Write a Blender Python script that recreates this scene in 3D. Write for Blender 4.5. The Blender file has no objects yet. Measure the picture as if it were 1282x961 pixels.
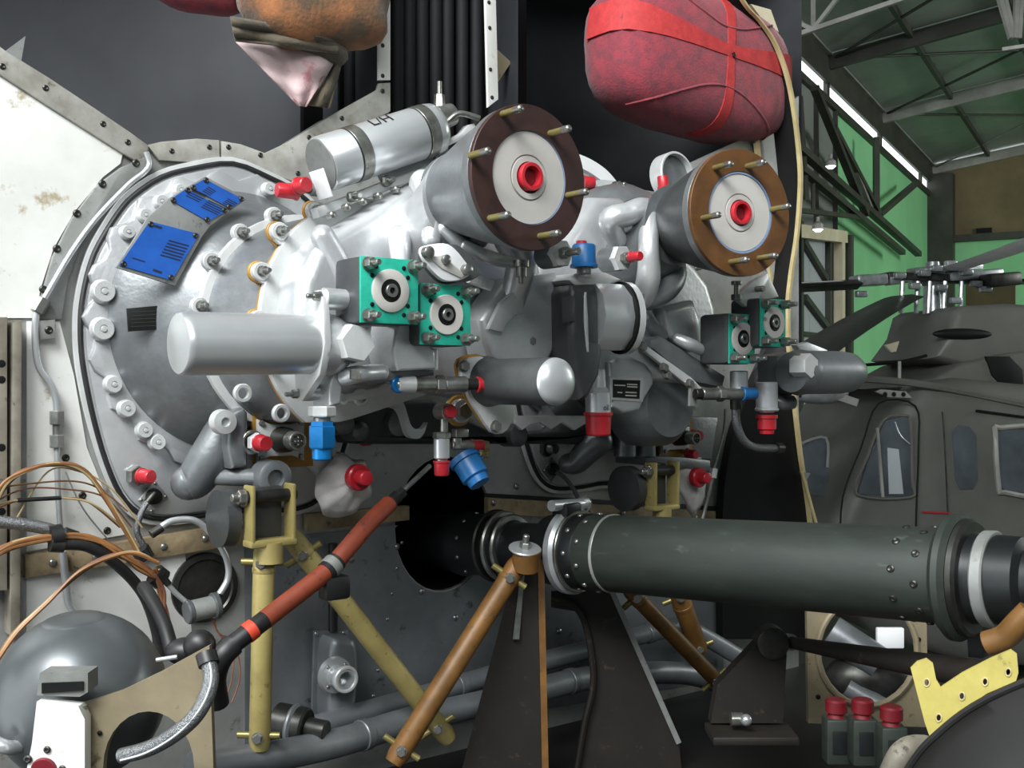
import bpy, bmesh, math, random
from mathutils import Vector as V, Matrix as M4
random.seed(7)
SC = bpy.context.scene
COL = SC.collection

# ------------------------------------------------------------------ camera, world, light
F, CX, CY = 1400.0, 641.0, 480.5           # focal length and centre in photo pixels
cam = bpy.data.cameras.new('camera'); cam.sensor_width = 36.0; cam.lens = 36.0 * F / 1282.0
cam.clip_start = 0.05; cam.clip_end = 300
camo = bpy.data.objects.new('camera', cam); COL.objects.link(camo)
camo.rotation_euler = (math.pi / 2, 0, 0)
SC.camera = camo
SC.view_settings.view_transform = 'Standard'
SC.view_settings.look = 'None'
SC.view_settings.exposure = 0.0
SC.view_settings.gamma = 1.0
SC.view_settings.use_curve_mapping = False

world = bpy.data.worlds.new('world'); SC.world = world
world.use_nodes = True
bg = world.node_tree.nodes['Background']
bg.inputs[0].default_value = (0.92, 0.97, 1.0, 1); bg.inputs[1].default_value = 2.4

def area_light(name, loc, target, sx, sy, power, col=(1, 1, 1)):
    l = bpy.data.lights.new(name, 'AREA'); l.shape = 'RECTANGLE'; l.size = sx; l.size_y = sy
    l.energy = power; l.color = col
    o = bpy.data.objects.new(name, l); COL.objects.link(o)
    o.location = loc
    o.rotation_euler = (V(target) - V(loc)).to_track_quat('-Z', 'Y').to_euler()
    return o
# added key lamp for the daylight from high left; no opening stands there
area_light('high_key_lamp', (-2.2, -1.7, 4.3), (-0.2, 2.8, 0.2), 3.2, 2.2, 800, (0.97, 0.99, 1.0))
# added front fill lamp, placed behind the camera without any doorway
area_light('front_fill_lamp', (0.6, -5.0, 4.2), (0.6, 3.0, 0.3), 5.0, 1.6, 330, (0.95, 0.98, 1.0))
# added fill lamp that brightens the far walls; no door stands there
area_light('far_wall_fill_lamp', (17.5, 9.0, 3.8), (8.0, 20.0, 0.8), 6.0, 3.5, 900, (0.97, 1.0, 0.97))

# ------------------------------------------------------------------ frames
A = math.radians(38)
U = V((math.cos(A), math.sin(A), 0)); N = V((math.sin(A), -math.cos(A), 0)); Z = V((0, 0, 1)); X = V((1, 0, 0)); Y = V((0, 1, 0))
Q = V((-.49, 2.85, 0))                       # a point on the firewall
def ray(px, py): return V(((px - CX) / F, 1.0, (CY - py) / F))
def onplane(px, py, p0, n):
    r = ray(px, py); return r * (p0.dot(n) / r.dot(n))
def fw(px, py, h=0.0): return onplane(px, py, Q + N * h, N)       # point h in front of the firewall
def D(px, py, d): return ray(px, py) * d
def S(s, z, h=0.0): return Q + U * s + N * h + V((0, 0, z))
def rp(p, px): return px * p.y / F           # photo pixels to metres at a point's distance
def fws(pts, h): return [fw(x, y, h) for x, y in pts]
def frame(o, z, x=None):
    z = z.normalized()
    x = x or (Z if abs(z.z) < .9 else X)
    x = (x - z * x.dot(z)).normalized(); y = z.cross(x)
    return M4(((x.x, y.x, z.x, o.x), (x.y, y.y, z.y, o.y), (x.z, y.z, z.z, o.z), (0, 0, 0, 1)))
def smooth(pts, n=6, closed=False):
    out = []; L = len(pts)
    rng = range(L) if closed else range(L - 1)
    for i in rng:
        if closed: p0, p1, p2, p3 = (pts[(i + k) % L] for k in (-1, 0, 1, 2))
        else: p0, p1, p2, p3 = pts[max(i - 1, 0)], pts[i], pts[i + 1], pts[min(i + 2, L - 1)]
        for k in range(n):
            t = k / n
            out.append(.5 * ((2 * p1) + (p2 - p0) * t + (2 * p0 - 5 * p1 + 4 * p2 - p3) * t * t + (3 * p1 - p0 - 3 * p2 + p3) * t ** 3))
    if not closed: out.append(pts[-1])
    return out

# ------------------------------------------------------------------ materials
def lin(c):
    c = c / 255.0
    return c / 12.92 if c <= .04045 else ((c + .055) / 1.055) ** 2.4
def hexc(h): return tuple(lin(int(h[i:i + 2], 16)) for i in (0, 2, 4)) + (1,)
def mat(name, c1, c2=None, rough=.5, metal=0.0, scale=6.0, lo=.4, hi=.65, bump=0.0, bscale=60.0, stretch=None, spec=.5, trans=0.0, emit=None, estr=0, alpha=1.0, spots=None, sc=None, rvar=0.0, coat=0.0, sheen=0.0):
    m = bpy.data.materials.new(name); m.use_nodes = True
    nt = m.node_tree; b = nt.nodes['Principled BSDF']
    tc = nt.nodes.new('ShaderNodeTexCoord'); mp = nt.nodes.new('ShaderNodeMapping')
    nt.links.new(tc.outputs['Object'], mp.inputs[0])
    if stretch: mp.inputs['Scale'].default_value = stretch
    c1 = hexc(c1); c2 = hexc(c2) if c2 else tuple(x * .8 for x in c1[:3]) + (1,)
    nz = nt.nodes.new('ShaderNodeTexNoise'); nz.inputs['Scale'].default_value = scale; nz.inputs['Detail'].default_value = 6; nz.inputs['Roughness'].default_value = .62
    nt.links.new(mp.outputs[0], nz.inputs['Vector'])
    rmp = nt.nodes.new('ShaderNodeValToRGB')
    rmp.color_ramp.elements[0].position = lo; rmp.color_ramp.elements[1].position = hi
    rmp.color_ramp.elements[0].color = c2; rmp.color_ramp.elements[1].color = c1
    nt.links.new(nz.outputs['Fac'], rmp.inputs[0])
    out = rmp.outputs[0]
    if spots:
        n2 = nt.nodes.new('ShaderNodeTexNoise'); n2.inputs['Scale'].default_value = sc or 25.0; n2.inputs['Detail'].default_value = 8; n2.inputs['Roughness'].default_value = .7
        nt.links.new(mp.outputs[0], n2.inputs['Vector'])
        r2 = nt.nodes.new('ShaderNodeValToRGB'); r2.color_ramp.elements[0].position = .6; r2.color_ramp.elements[1].position = .68
        nt.links.new(n2.outputs['Fac'], r2.inputs[0])
        mx = nt.nodes.new('ShaderNodeMix'); mx.data_type = 'RGBA'
        nt.links.new(r2.outputs[0], mx.inputs[0]); nt.links.new(out, mx.inputs[6]); mx.inputs[7].default_value = hexc(spots)
        out = mx.outputs[2]
    nt.links.new(out, b.inputs['Base Color'])
    b.inputs['Metallic'].default_value = metal; b.inputs['Roughness'].default_value = rough
    b.inputs['Specular IOR Level'].default_value = spec
    if coat: b.inputs['Coat Weight'].default_value = coat
    if sheen: b.inputs['Sheen Weight'].default_value = sheen
    if rvar:
        mr = nt.nodes.new('ShaderNodeMapRange'); mr.inputs[3].default_value = max(rough - rvar, .05); mr.inputs[4].default_value = min(rough + rvar, 1)
        nt.links.new(nz.outputs['Fac'], mr.inputs[0]); nt.links.new(mr.outputs[0], b.inputs['Roughness'])
    if trans: b.inputs['Transmission Weight'].default_value = trans; b.inputs['IOR'].default_value = 1.1
    if alpha < 1: b.inputs['Alpha'].default_value = alpha
    if emit: b.inputs['Emission Color'].default_value = hexc(emit); b.inputs['Emission Strength'].default_value = estr
    if bump:
        n3 = nt.nodes.new('ShaderNodeTexNoise'); n3.inputs['Scale'].default_value = bscale; n3.inputs['Detail'].default_value = 4
        nt.links.new(mp.outputs[0], n3.inputs['Vector'])
        bp = nt.nodes.new('ShaderNodeBump'); bp.inputs['Strength'].default_value = bump; bp.inputs['Distance'].default_value = .004
        nt.links.new(n3.outputs['Fac'], bp.inputs['Height']); nt.links.new(bp.outputs[0], b.inputs['Normal'])
    return m
MT = {
 'cast':   mat('cast aluminium', 'd4d6d7', 'bcbec0', .33, .55, 5, bump=.12, bscale=90, rvar=.1),
 'castd':  mat('dull grey casting', '84888a', '6c6f71', .38, .5, 6, bump=.15, bscale=90, rvar=.08),
 'castx':  mat('dark grey casting', '4a4c4d', '3b3d3e', .42, .25, 6, bump=.15, bscale=90, rvar=.08),
 'silver': mat('silver paint', 'd6d9db', 'c8cbcd', .3, .68, 3, rvar=.06),
 'silverd':mat('darker silver paint', '8b8f92', '74787b', .4, .5, 4, rvar=.06),
 'machined': mat('machined aluminium edge', 'dcdedd', 'c8cac9', .36, .4, 9),
 'steel':  mat('steel fitting', 'b0b1ae', '86867f', .3, .85, 14, rvar=.1),
 'steeld': mat('dark steel', '4a4a48', '33332f', .38, .75, 14),
 'white':  mat('white painted sheet', 'e4e4e0', 'd2d2cc', .42, .1, 3.2, .35, .6, spots='a89d84', sc=9),
 'sheet':  mat('bare metal sheet', 'b9bab8', '94958f', .36, .55, 4, .35, .62, spots='7d7769', sc=14, rvar=.1),
 'sheetd': mat('weathered sheet with painted shade', '85898c', '6b6f72', .4, .5, 3.5, .35, .62, spots='4e4f4d', sc=16, rvar=.1),  # base grey darkened to carry the shade low on the firewall
 'strip':  mat('grimy flange strip', 'b4b3ac', '8d8a80', .5, .35, 11, .35, .62, spots='5d574c', sc=30),
 'grey':   mat('grey painted bracket', '8f9190', '777975', .5, .3, 8, spots='5f5d57', sc=30),
 'corroded': mat('corroded tan angle strip', 'a08f70', '6e5f47', .65, .15, 16, .3, .65, spots='3f372c', sc=40, bump=.3),
 'rail':   mat('dirty channel rail', '8d877a', '5b5549', .6, .2, 9, .3, .65, spots='37332b', sc=22),
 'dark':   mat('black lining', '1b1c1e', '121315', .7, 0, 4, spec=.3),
 'bay':    mat('bay lining with painted shade', '303236', '232529', .6, 0.05, 2.2, spec=.4),
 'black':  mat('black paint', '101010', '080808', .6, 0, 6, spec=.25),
 'rubber': mat('black rubber', '232325', '171718', .55, 0, 12),
 'gasketb':mat('brown gasket board', '3a221e', '2b1815', .5, 0, 14, bump=.1),
 'gasketo':mat('ochre gasket board', '65421f', '4f3317', .5, 0, 14, bump=.1),
 'goldg':  mat('gold coloured gasket', 'b98a36', '8e6a2a', .5, .1, 12),
 'teal':   mat('teal gasket', '1fae94', '17967f', .6, 0, 45, .3, .7),
 'cover':  mat('off white cover disc', 'b9b6b1', 'adaaa5', .5, 0, 4),
 'bluering': mat('bluish ring', '93a8c8', '7e94b4', .35, .3, 6),
 'red':    mat('red plastic', 'b8242f', 'a31d27', .36, 0, 10, coat=.1),
 'reddeep':mat('deep red plastic', '74101c', '600c17', .45, 0, 10),
 'blue':   mat('blue anodised', '1c7fc4', '1568a6', .28, .45, 10),
 'bluecap':mat('blue plastic', '1f6cab', '185a90', .4, 0, 10),
 'plate':  mat('blue data plate', '1f5cb4', '1a50a2', .45, .1, 16),
 'print':  mat('dark print', '14213c', '101a30', .6),
 'plateb': mat('black data plate', '171a18', '10120f', .45, .1, 10),
 'printw': mat('light print', 'b9bab5', 'a8a9a4', .6),
 'tan':    mat('tan frame paint', '8c8168', '746a55', .55, .1, 8, .3, .65, spots='534937', sc=28),
 'yellow': mat('yellow chromate', 'a89a62', '8d804e', .45, .15, 9, .35, .65, spots='6b5c33', sc=40),
 'ochre':  mat('ochre strut', '80592a', '5f4320', .48, .1, 12, .35, .65, spots='4b3a20', sc=36),
 'yplate': mat('pale yellow plate', 'b8ab5c', 'a4984e', .5, .05, 10, spots='7e7440', sc=30),
 'shaft':  mat('olive green shaft paint', '2f3530', '242925', .46, .1, 6, .3, .7, spots='3f4640', sc=9, stretch=(1, 1, 4)),
 'shaftd': mat('dark coupling', '26292a', '191b1c', .4, .35, 9),
 'brown':  mat('dark brown plate', '1e1813', '15110d', .6, .1, 8, spots='3f3225', sc=24),
 'orange': mat('orange fire sleeve', '84381f', '6a2b17', .55, 0, 14, .3, .7, spots='3a1a10', sc=34),
 'tape':   mat('orange tape', 'd0452a', 'bb3b22', .5),
 'hoseb':  mat('black hose', '1c1b1c', '121112', .45, 0, 14),
 'braid':  mat('braided steel', '8e9092', '66686a', .35, .8, 420, .4, .6, bump=.7, bscale=420),
 'wire':   mat('amber wire', '96683c', '76502e', .5, 0, 12),
 'wire2':  mat('brown wire', '7a4f38', '633d2a', .5, 0, 12),
 'wire3':  mat('cream wire', 'b5a178', '97855f', .5, 0, 12),
 'tank':   mat('grey tank paint', '65686a', '565a5c', .34, .5, 2.5, rvar=.05),
 'fabric': mat('red canvas', '9c3743', '74343f', .85, 0, 26, .35, .65, spots='5b3a40', sc=60, bump=.5, bscale=160, sheen=.2),
 'strap':  mat('red strap', 'c33a3a', 'ad3133', .75, 0, 30, bump=.3, bscale=200),
 'fabo':   mat('orange brown canvas', '9a6238', '55432f', .85, 0, 7, .4, .58, bump=.5, bscale=120, sheen=.2),
 'fabd':   mat('olive canvas', '5b5240', '3e382c', .85, 0, 8, .35, .65, bump=.5, bscale=120, sheen=.2),
 'fabp':   mat('pale pink lining', 'cfb3b2', 'b3a3a3', .85, 0, 7, .3, .7, spots='b98088', sc=12, bump=.3, bscale=80),
 'cloth':  mat('white rag', 'dcdad8', 'c6c2c0', .9, 0, 10, bump=.4, bscale=50),
 'cream':  mat('cream edge strip', 'c3b487', 'a99a6d', .55, 0, 10),
 'paper':  mat('white tag', 'e8e9ea', 'dcddde', .6),
 'brass':  mat('cadmium plated stud', '9a8f5c', '7e7448', .4, .6, 14),
 'olive':  mat('olive helicopter paint', '62625d', '565651', .5, .05, 1.5),
 'glass':  mat('dark window glass', '596066', '3c4247', .08, .1, 2.5, .3, .7, spec=.8),
 'glasst': mat('clear canopy glass', '9aa4a8', '8c969a', .05, 0, 2, alpha=.35, spec=.9),
 'green':  mat('green painted wall', '8fd39a', '82c68e', .6, 0, .6),
 'greyw':  mat('grey sheet wall', '80857f', '717670', .6, 0, .7),
 'roofp':  mat('grey green roof sheet', '9aa39b', '8a938b', .6, .05, .8),
 'beam':   mat('dark steel beam', '45463f', '35362f', .55, .3, 2),
 'beaml':  mat('pale steel member', 'a2a29c', '84847e', .5, .2, 2),
 'creamw': mat('cream frame', 'd8d0b4', 'c6bd9e', .6, 0, 2),
 'panelg': mat('pale grey door sheet', 'b2b7bb', 'a4a9ad', .6, 0, .7),
 'ochrew': mat('brown wall panel', '7a6c4c', '64583d', .7, 0, .8),
 'doorb':  mat('brown door', '57492e', '483c26', .7, 0, .8),
 'concrete': mat('hangar concrete', '6f6e69', '5b5a55', .7, 0, 1.2),
 'decks':  mat('dark deck', '201f1e', '161514', .5, .1, 4),  # even near-black tone, shared by the deck and the drum cover
 'chrome': mat('bright hub metal', 'c3c7c8', '8e9294', .28, .7, 6),
}

# ------------------------------------------------------------------ mesh building
class MB:
    def __init__(s): s.bm = bmesh.new()
    def loops(s, rings, cap0=True, cap1=True, closed=True):
        R_ = [[s.bm.verts.new(p) for p in r] for r in rings]
        n = len(R_[0])
        for a, b in zip(R_, R_[1:]):
            for i in range(n if closed else n - 1):
                j = (i + 1) % n
                try: s.bm.faces.new((a[i], a[j], b[j], b[i]))
                except ValueError: pass
        if cap0 and len(R_[0]) > 2: s.bm.faces.new(list(reversed(R_[0])))
        if cap1 and len(R_[0]) > 2: s.bm.faces.new(R_[-1])
        return s
    def lathe(s, o, ax, prof, seg=32, x=None, cap0=True, cap1=True, rot=0.0, sy=1.0):
        m = frame(o, ax, x)
        rings = [[m @ V((max(r, 1e-4) * math.cos(rot + 2 * math.pi * k / seg), sy * max(r, 1e-4) * math.sin(rot + 2 * math.pi * k / seg), t)) for k in range(seg)] for t, r in prof]
        return s.loops(rings, cap0, cap1)
    def cyl(s, p0, p1, r, r1=None, seg=24, x=None, rot=0.0, bev=0.0):
        L = (p1 - p0).length; r1 = r if r1 is None else r1
        if bev: prof = [(0, r - bev), (bev, r), (L - bev, r1), (L, r1 - bev)]
        else: prof = [(0, r), (L, r1)]
        return s.lathe(p0, p1 - p0, prof, seg, x, rot=rot)
    def ring(s, o, ax, ri, ro, t0, t1, seg=40, bev=0.002):
        m = frame(o, ax)
        prof = [(t0, ri), (t0, ro - bev), (t0 + bev, ro), (t1 - bev, ro), (t1, ro - bev), (t1, ri), (t0, ri)]
        rings = [[m @ V((r * math.cos(2 * math.pi * k / seg), r * math.sin(2 * math.pi * k / seg), t)) for k in range(seg)] for t, r in prof]
        return s.loops(rings, False, False)
    def box(s, m, size, bev=0.0):
        r = bmesh.ops.create_cube(s.bm, size=1.0, matrix=m @ M4.Diagonal((*size, 1)))
        if bev:
            es = {e for v in r['verts'] for e in v.link_edges}
            bmesh.ops.bevel(s.bm, geom=list(es), offset=bev, segments=2, profile=.5, affect='EDGES', clamp_overlap=True)
        return s
    def bar(s, p0, p1, w, h=None, up=None):
        h = h or w; d = p1 - p0
        return s.box(frame((p0 + p1) / 2, d, up), (h, w, d.length))
    def prism(s, pts, vec, holes=(), bev=0.0, seg=2):
        t = bmesh.new(); allv = []
        def loop(ps):
            vs = [t.verts.new(p) for p in ps]
            return [t.edges.new((vs[i], vs[(i + 1) % len(vs)])) for i in range(len(vs))]
        es = loop(pts)
        for h in holes: es += loop(h)
        if holes: bmesh.ops.triangle_fill(t, use_beauty=True, use_dissolve=False, edges=es)
        else: t.faces.new([e.verts[0] for e in es] if False else list(t.verts))
        r = bmesh.ops.extrude_face_region(t, geom=list(t.faces))
        nv = [g for g in r['geom'] if isinstance(g, bmesh.types.BMVert)]
        bmesh.ops.translate(t, verts=nv, vec=vec)
        bmesh.ops.recalc_face_normals(t, faces=list(t.faces))
        if bev:
            nvs = set(nv)
            be = [e for e in t.edges if e.verts[0] in nvs and e.verts[1] in nvs and len(e.link_faces) == 2 and e.calc_face_angle(0) > .5]
            bmesh.ops.bevel(t, geom=be, offset=bev, segments=seg, profile=.5, affect='EDGES', clamp_overlap=True)
        me = bpy.data.meshes.new('t'); t.to_mesh(me); t.free(); s.bm.from_mesh(me); bpy.data.meshes.remove(me)
        return s
    def gp(s, pts, h, depth, bev=0.0, seg=2):
        """a block whose outline as a whole (front and visible side) is the traced one: front face at h + depth"""
        xs = [x for x, y in pts]; x0, x1 = min(xs), max(xs); W = x1 - x0
        c = fw((x0 + x1) / 2, sum(y for x, y in pts) / len(pts), h); c2 = c + N * depth
        dp = F * (c2.x / c2.y - c.x / c.y); k = max((W - dp) / W, .45)
        P = [fw(x1 - (x1 - x) * k, y, h + depth) for x, y in pts]
        return s.prism([q - N * depth for q in P], N * depth, bev=bev, seg=seg)
    def tube(s, pts, r, seg=10, cap=True, closed=False):
        L = len(pts); rings = []; prev = None
        for i, p in enumerate(pts):
            if closed: d = pts[(i + 1) % L] - pts[i - 1]
            else: d = pts[min(i + 1, L - 1)] - pts[max(i - 1, 0)]
            d = d.normalized() if d.length > 1e-9 else (prev and Z) or Z
            if prev is None: x = d.orthogonal().normalized()
            else:
                x = prev - d * prev.dot(d); x = x.normalized() if x.length > 1e-6 else d.orthogonal().normalized()
            prev = x; y = d.cross(x); rr = r[i] if isinstance(r, (list, tuple)) else r
            rings.append([p + x * rr * math.cos(2 * math.pi * k / seg) + y * rr * math.sin(2 * math.pi * k / seg) for k in range(seg)])
        if closed: rings.append(rings[0]); return s.loops(rings, False, False)
        return s.loops(rings, cap, cap)
    def ribbon(s, pts, wv, tv):
        """a flat strip: along pts, width vector wv, thickness vector tv (vectors or lists)"""
        g = lambda q, i: q[i] if isinstance(q, list) else q
        return s.loops([[p - g(wv, i) / 2, p + g(wv, i) / 2, p + g(wv, i) / 2 + g(tv, i), p - g(wv, i) / 2 + g(tv, i)] for i, p in enumerate(pts)])
    def ball(s, o, r, sc=(1, 1, 1), m=None, seg=20):
        mm = (m or M4.Translation(o)) @ M4.Diagonal((sc[0] * r, sc[1] * r, sc[2] * r, 1))
        bmesh.ops.create_uvsphere(s.bm, u_segments=seg, v_segments=max(seg // 2, 6), radius=1.0, matrix=mm)
        return s
    def mesh(s, name, ang=38, origin=V((0, 0, 0))):
        bmesh.ops.remove_doubles(s.bm, verts=list(s.bm.verts), dist=1e-5)
        bmesh.ops.recalc_face_normals(s.bm, faces=list(s.bm.faces))
        bmesh.ops.translate(s.bm, verts=list(s.bm.verts), vec=-origin)
        me = bpy.data.meshes.new(name); s.bm.to_mesh(me); s.bm.free()
        me.shade_smooth(); me.set_sharp_from_angle(angle=math.radians(ang))
        return me
    def build(s, name, m, parent=None, ang=38):
        """link as ONE object; with a parent the mesh is stored relative to the parent's origin"""
        if parent is not None: org = worg(parent)
        else:
            c = [v.co for v in s.bm.verts]
            org = V(((min(p.x for p in c) + max(p.x for p in c)) / 2, (min(p.y for p in c) + max(p.y for p in c)) / 2, min(p.z for p in c)))
        me = s.mesh(name, ang, org); me.materials.append(MT[m])
        o = bpy.data.objects.new(name, me); COL.objects.link(o)
        if parent is not None: o.parent = parent
        else: o.location = org
        return o
def worg(o):
    p = V((0, 0, 0))
    while o is not None: p = p + o.location; o = o.parent
    return p
def thing(name, label, cat, loc, group=None):
    o = bpy.data.objects.new(name, None); COL.objects.link(o); o.empty_display_size = .05
    o.location = loc; o['label'] = label; o['category'] = cat
    if group: o['group'] = group
    return o
def tag(o, label, cat, group=None):
    o['label'] = label; o['category'] = cat
    if group: o['group'] = group
    return o
def struct(o, label=None):
    o['kind'] = 'structure'
    if label: o['label'] = label
    return o
def sroot(name, loc, label=None):
    o = bpy.data.objects.new(name, None); COL.objects.link(o); o.empty_display_size = .05
    o.location = loc; return struct(o, label)
def inst(me, name, m, parent=None):
    o = bpy.data.objects.new(name, me); COL.objects.link(o)
    if parent is not None:
        o.parent = parent; m = M4.Translation(-worg(parent)) @ m
    o.matrix_local = m
    return o
def scaled(o, z, r, l=None, x=None): return frame(o, z, x) @ M4.Diagonal((r, r, l or r, 1))
def template(mb, m, ang=38):
    me = mb.mesh('piece', ang); me.materials.append(MT[m]); return me

O0 = V((0, 0, 0))
RIVET = template(MB().lathe(O0, Z, [(0, 1), (.25, .95), (.5, .7), (.62, .3), (.65, 0)], 10), 'steel')
RIVETD = template(MB().lathe(O0, Z, [(0, 1), (.25, .95), (.45, .6), (.3, .3), (.28, 0)], 10), 'steeld')
# a stud with hex nut: unit radius is the nut's circumradius, z 0..1 is nut, stud stands out to 2
STUD = template(MB().lathe(O0, Z, [(0, 1.15), (.12, 1.15)], 14).lathe(O0, Z, [(.12, 1.0), (.85, 1.0), (.95, .9)], 6).lathe(O0, Z, [(.9, .55), (1.75, .55), (1.85, .45)], 12), 'steel')
BOLTH = template(MB().lathe(O0, Z, [(0, 1.2), (.15, 1.2)], 14).lathe(O0, Z, [(.15, 1), (.8, 1), (.9, .88)], 6), 'steel')
PIN = template(MB().lathe(O0, Z, [(0, 1), (.9, 1), (1, .85)], 14), 'steel')
PINB = template(MB().lathe(O0, Z, [(0, 1), (.66, 1), (.66, 1)], 14), 'brass')
BOSS = template(MB().lathe(O0, Z, [(0, 1.15), (.4, 1), (.62, 1), (.7, .93), (.7, .4), (.6, .38), (.6, .3), (.78, .26), (.8, .1)], 22), 'machined')
HOLE = template(MB().lathe(O0, Z, [(0, 1), (.08, 1), (.1, .9)], 14), 'black')
def rivet(p, d, r, parent, me=None, name='rivet'): return inst(me or RIVET, name, scaled(p, d, r), parent)
# ================================================================== THE HANGAR
HE = V((.488, .873, 0)).normalized(); HG = V((.873, -.488, 0)).normalized(); HC = V((8.9, 23.8, 0))
FLOOR_Z = -2.6; EAVE = 4.5; PITCH = .14
def hg(te, tg, z): return HC + HE * te + HG * tg + V((0, 0, z))
def on_side(px, py, tg=0.0): return onplane(px, py, HC + HG * tg, HG)      # plane parallel to the side wall
def on_back(px, py, te=0.0): return onplane(px, py, HC + HE * te, HE)      # plane parallel to the back wall
def quad_slab(mb, a, b, c, d, th): return mb.prism([a, b, c, d], th)

fl = MB().prism([hg(-34, -.1, FLOOR_Z), hg(.4, -.1, FLOOR_Z), hg(.4, 24, FLOOR_Z), hg(-34, 24, FLOOR_Z)], V((0, 0, -.2))).build('floor', 'concrete')
struct(fl, 'grey concrete hangar floor')
T0 = -19.0
sw = sroot('wall_left', hg(-9, 0, FLOOR_Z), 'green painted side wall of the hangar with a bright gap under the eave')
MB().prism([hg(-8.4, 0, FLOOR_Z), hg(0, 0, FLOOR_Z), hg(0, 0, 4.09), hg(-8.4, 0, 4.09)], -HG * .06).build('wall_sheet', 'green', sw)
MB().prism([hg(T0, 0, FLOOR_Z), hg(-8.42, 0, FLOOR_Z), hg(-8.42, 0, 4.09), hg(T0, 0, 4.09)], -HG * .06).build('wall_sheet', 'greyw', sw)
for k in range(9):
    MB().bar(hg(-8.7 - k * 1.1, .03, FLOOR_Z), hg(-8.7 - k * 1.1, .03, 4.0), .05, .06, HG).build('wall_stud', 'beam', sw)
for te in (-19, -12.3, -9.1, -5.35, -1.25, -.2):                       # mullions across the bright gap
    MB().box(frame(hg(te, 0, 4.2), Z, HE), (.14, .06, .3)).build('mullion', 'beam', sw)
MB().bar(hg(T0, .03, 4.0), hg(0, .03, 4.0), .06, .1).build('sill_rail', 'beam', sw)
bw = sroot('wall_back', hg(0, 6, FLOOR_Z), 'green end wall of the hangar with brown upper panel')
MB().prism([hg(0, 0, FLOOR_Z), hg(0, 18.8, FLOOR_Z), hg(0, 18.8, 3.05), hg(0, 0, 3.05)], HE * .12).build('wall_sheet', 'green', bw)
MB().prism([hg(0, 0, 3.05), hg(0, 18.8, 3.05), hg(0, 18.8, EAVE + 18.8 * PITCH), hg(0, 0, EAVE)], HE * .12).build('upper_panel', 'ochrew', bw)
MB().bar(hg(-.08, 0, 3.05), hg(-.08, 18.8, 3.05), .14, .14).build('ledge_beam', 'beam', bw)
for px, py, w, h in ((1184, 283, .16, .26), (1232, 292, .3, .22)):
    p = on_back(px, py, -.03); MB().box(frame(p, HE, Z), (h, w, .06)).build('vent_opening', 'black', bw)
p0 = on_back(1209, 335, -.06); p1 = on_back(1271, 335, -.06)
dr = MB().prism([V((p0.x, p0.y, FLOOR_Z)), V((p1.x, p1.y, FLOOR_Z)), V((p1.x, p1.y, 2.25)), V((p0.x, p0.y, 2.25))], HE * .08).build('door_1', 'doorb')
struct(dr, 'brown door in the green end wall')
wr = MB().prism([hg(-34, 18.8, FLOOR_Z), hg(.2, 18.8, FLOOR_Z), hg(.2, 18.8, 7.0), hg(-34, 18.8, 7.0)], HG * .12).build('wall_right', 'panelg')
struct(wr, 'grey sheet side wall of the hangar, out of view')
wf = MB().prism([hg(-34, -.1, FLOOR_Z), hg(-34, 18.9, FLOOR_Z), hg(-34, 18.9, 7.0), hg(-34, -.1, EAVE)], -HE * .12).build('wall_front', 'panelg')
struct(wf, 'grey sheet front wall of the hangar, out of view')
rf = sroot('ceiling', hg(-9, 6, EAVE), 'grey green hangar roof of metal sheets on steel rafters')
TE = [0, -5.35, -9.1, -13.0, -17.0, -21, -25, -29, -34]
for i in range(len(TE) - 1):
    for j in range(8):
        g0, g1 = j * 2.4, (j + 1) * 2.4 - .03
        a, b = TE[i] + .3 * (i == 0), TE[i + 1] + .03
        zz = lambda g: EAVE + .18 + PITCH * g
        MB().prism([hg(a, g0, zz(g0)), hg(b, g0, zz(g0)), hg(b, g1, zz(g1)), hg(a, g1, zz(g1))], V((0, 0, .05))).build('roof_panel', 'roofp', rf)
for t in TE[:6]:
    MB().bar(hg(t, .05, EAVE + .05), hg(t, 18, EAVE + .05 + 18 * PITCH), .09, .2, Z).build('rafter', 'beaml' if t > -6 else 'beam', rf)
for g in (1.15, 2.4, 3.55, 4.8, 7.2, 9.6):
    MB().bar(hg(.2, g, EAVE + .1 + g * PITCH), hg(-26, g, EAVE + .1 + g * PITCH), .06, .1, Z).build('purlin', 'beam', rf)
for k, t in enumerate(TE[:4]):
    a, b = hg(t, .1, EAVE + .1), hg(TE[k + 1], 4.6, EAVE + .02 + 4.6 * PITCH)
    MB().cyl(a, b, .022, seg=8).build('brace_rod', 'beaml' if k == 0 else 'beam', rf)
    a, b = hg(TE[k + 1], .1, EAVE + .1), hg(t, 4.6, EAVE + .02 + 4.6 * PITCH)
    MB().cyl(a, b, .022, seg=8).build('brace_rod', 'beam', rf)
ev = MB().box(frame((hg(T0, .03, EAVE - .05) + hg(.2, .03, EAVE - .05)) / 2, HE, Z), (.42, .05, 19.2)).build('trim_1', 'beam'); struct(ev, 'dark steel eave beam above the bright gap')
MB().box(frame((hg(T0, .08, EAVE + .14) + hg(.2, .08, EAVE + .14)) / 2, HE, Z), (.03, .05, 19.2)).build('edge_lip', 'beaml', ev)
cl = MB().box(frame(hg(-.2, .25, 0.9), Z, HE), (.36, .5, 7.0)).build('trim_2', 'beam'); struct(cl, 'dark steel column at the hangar corner')

def member(pts, w, m, parent, name='truss_member'):
    for a, b in zip(pts, pts[1:]): MB().bar(a, b, w, w * .8).build(name, m, parent)
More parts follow.
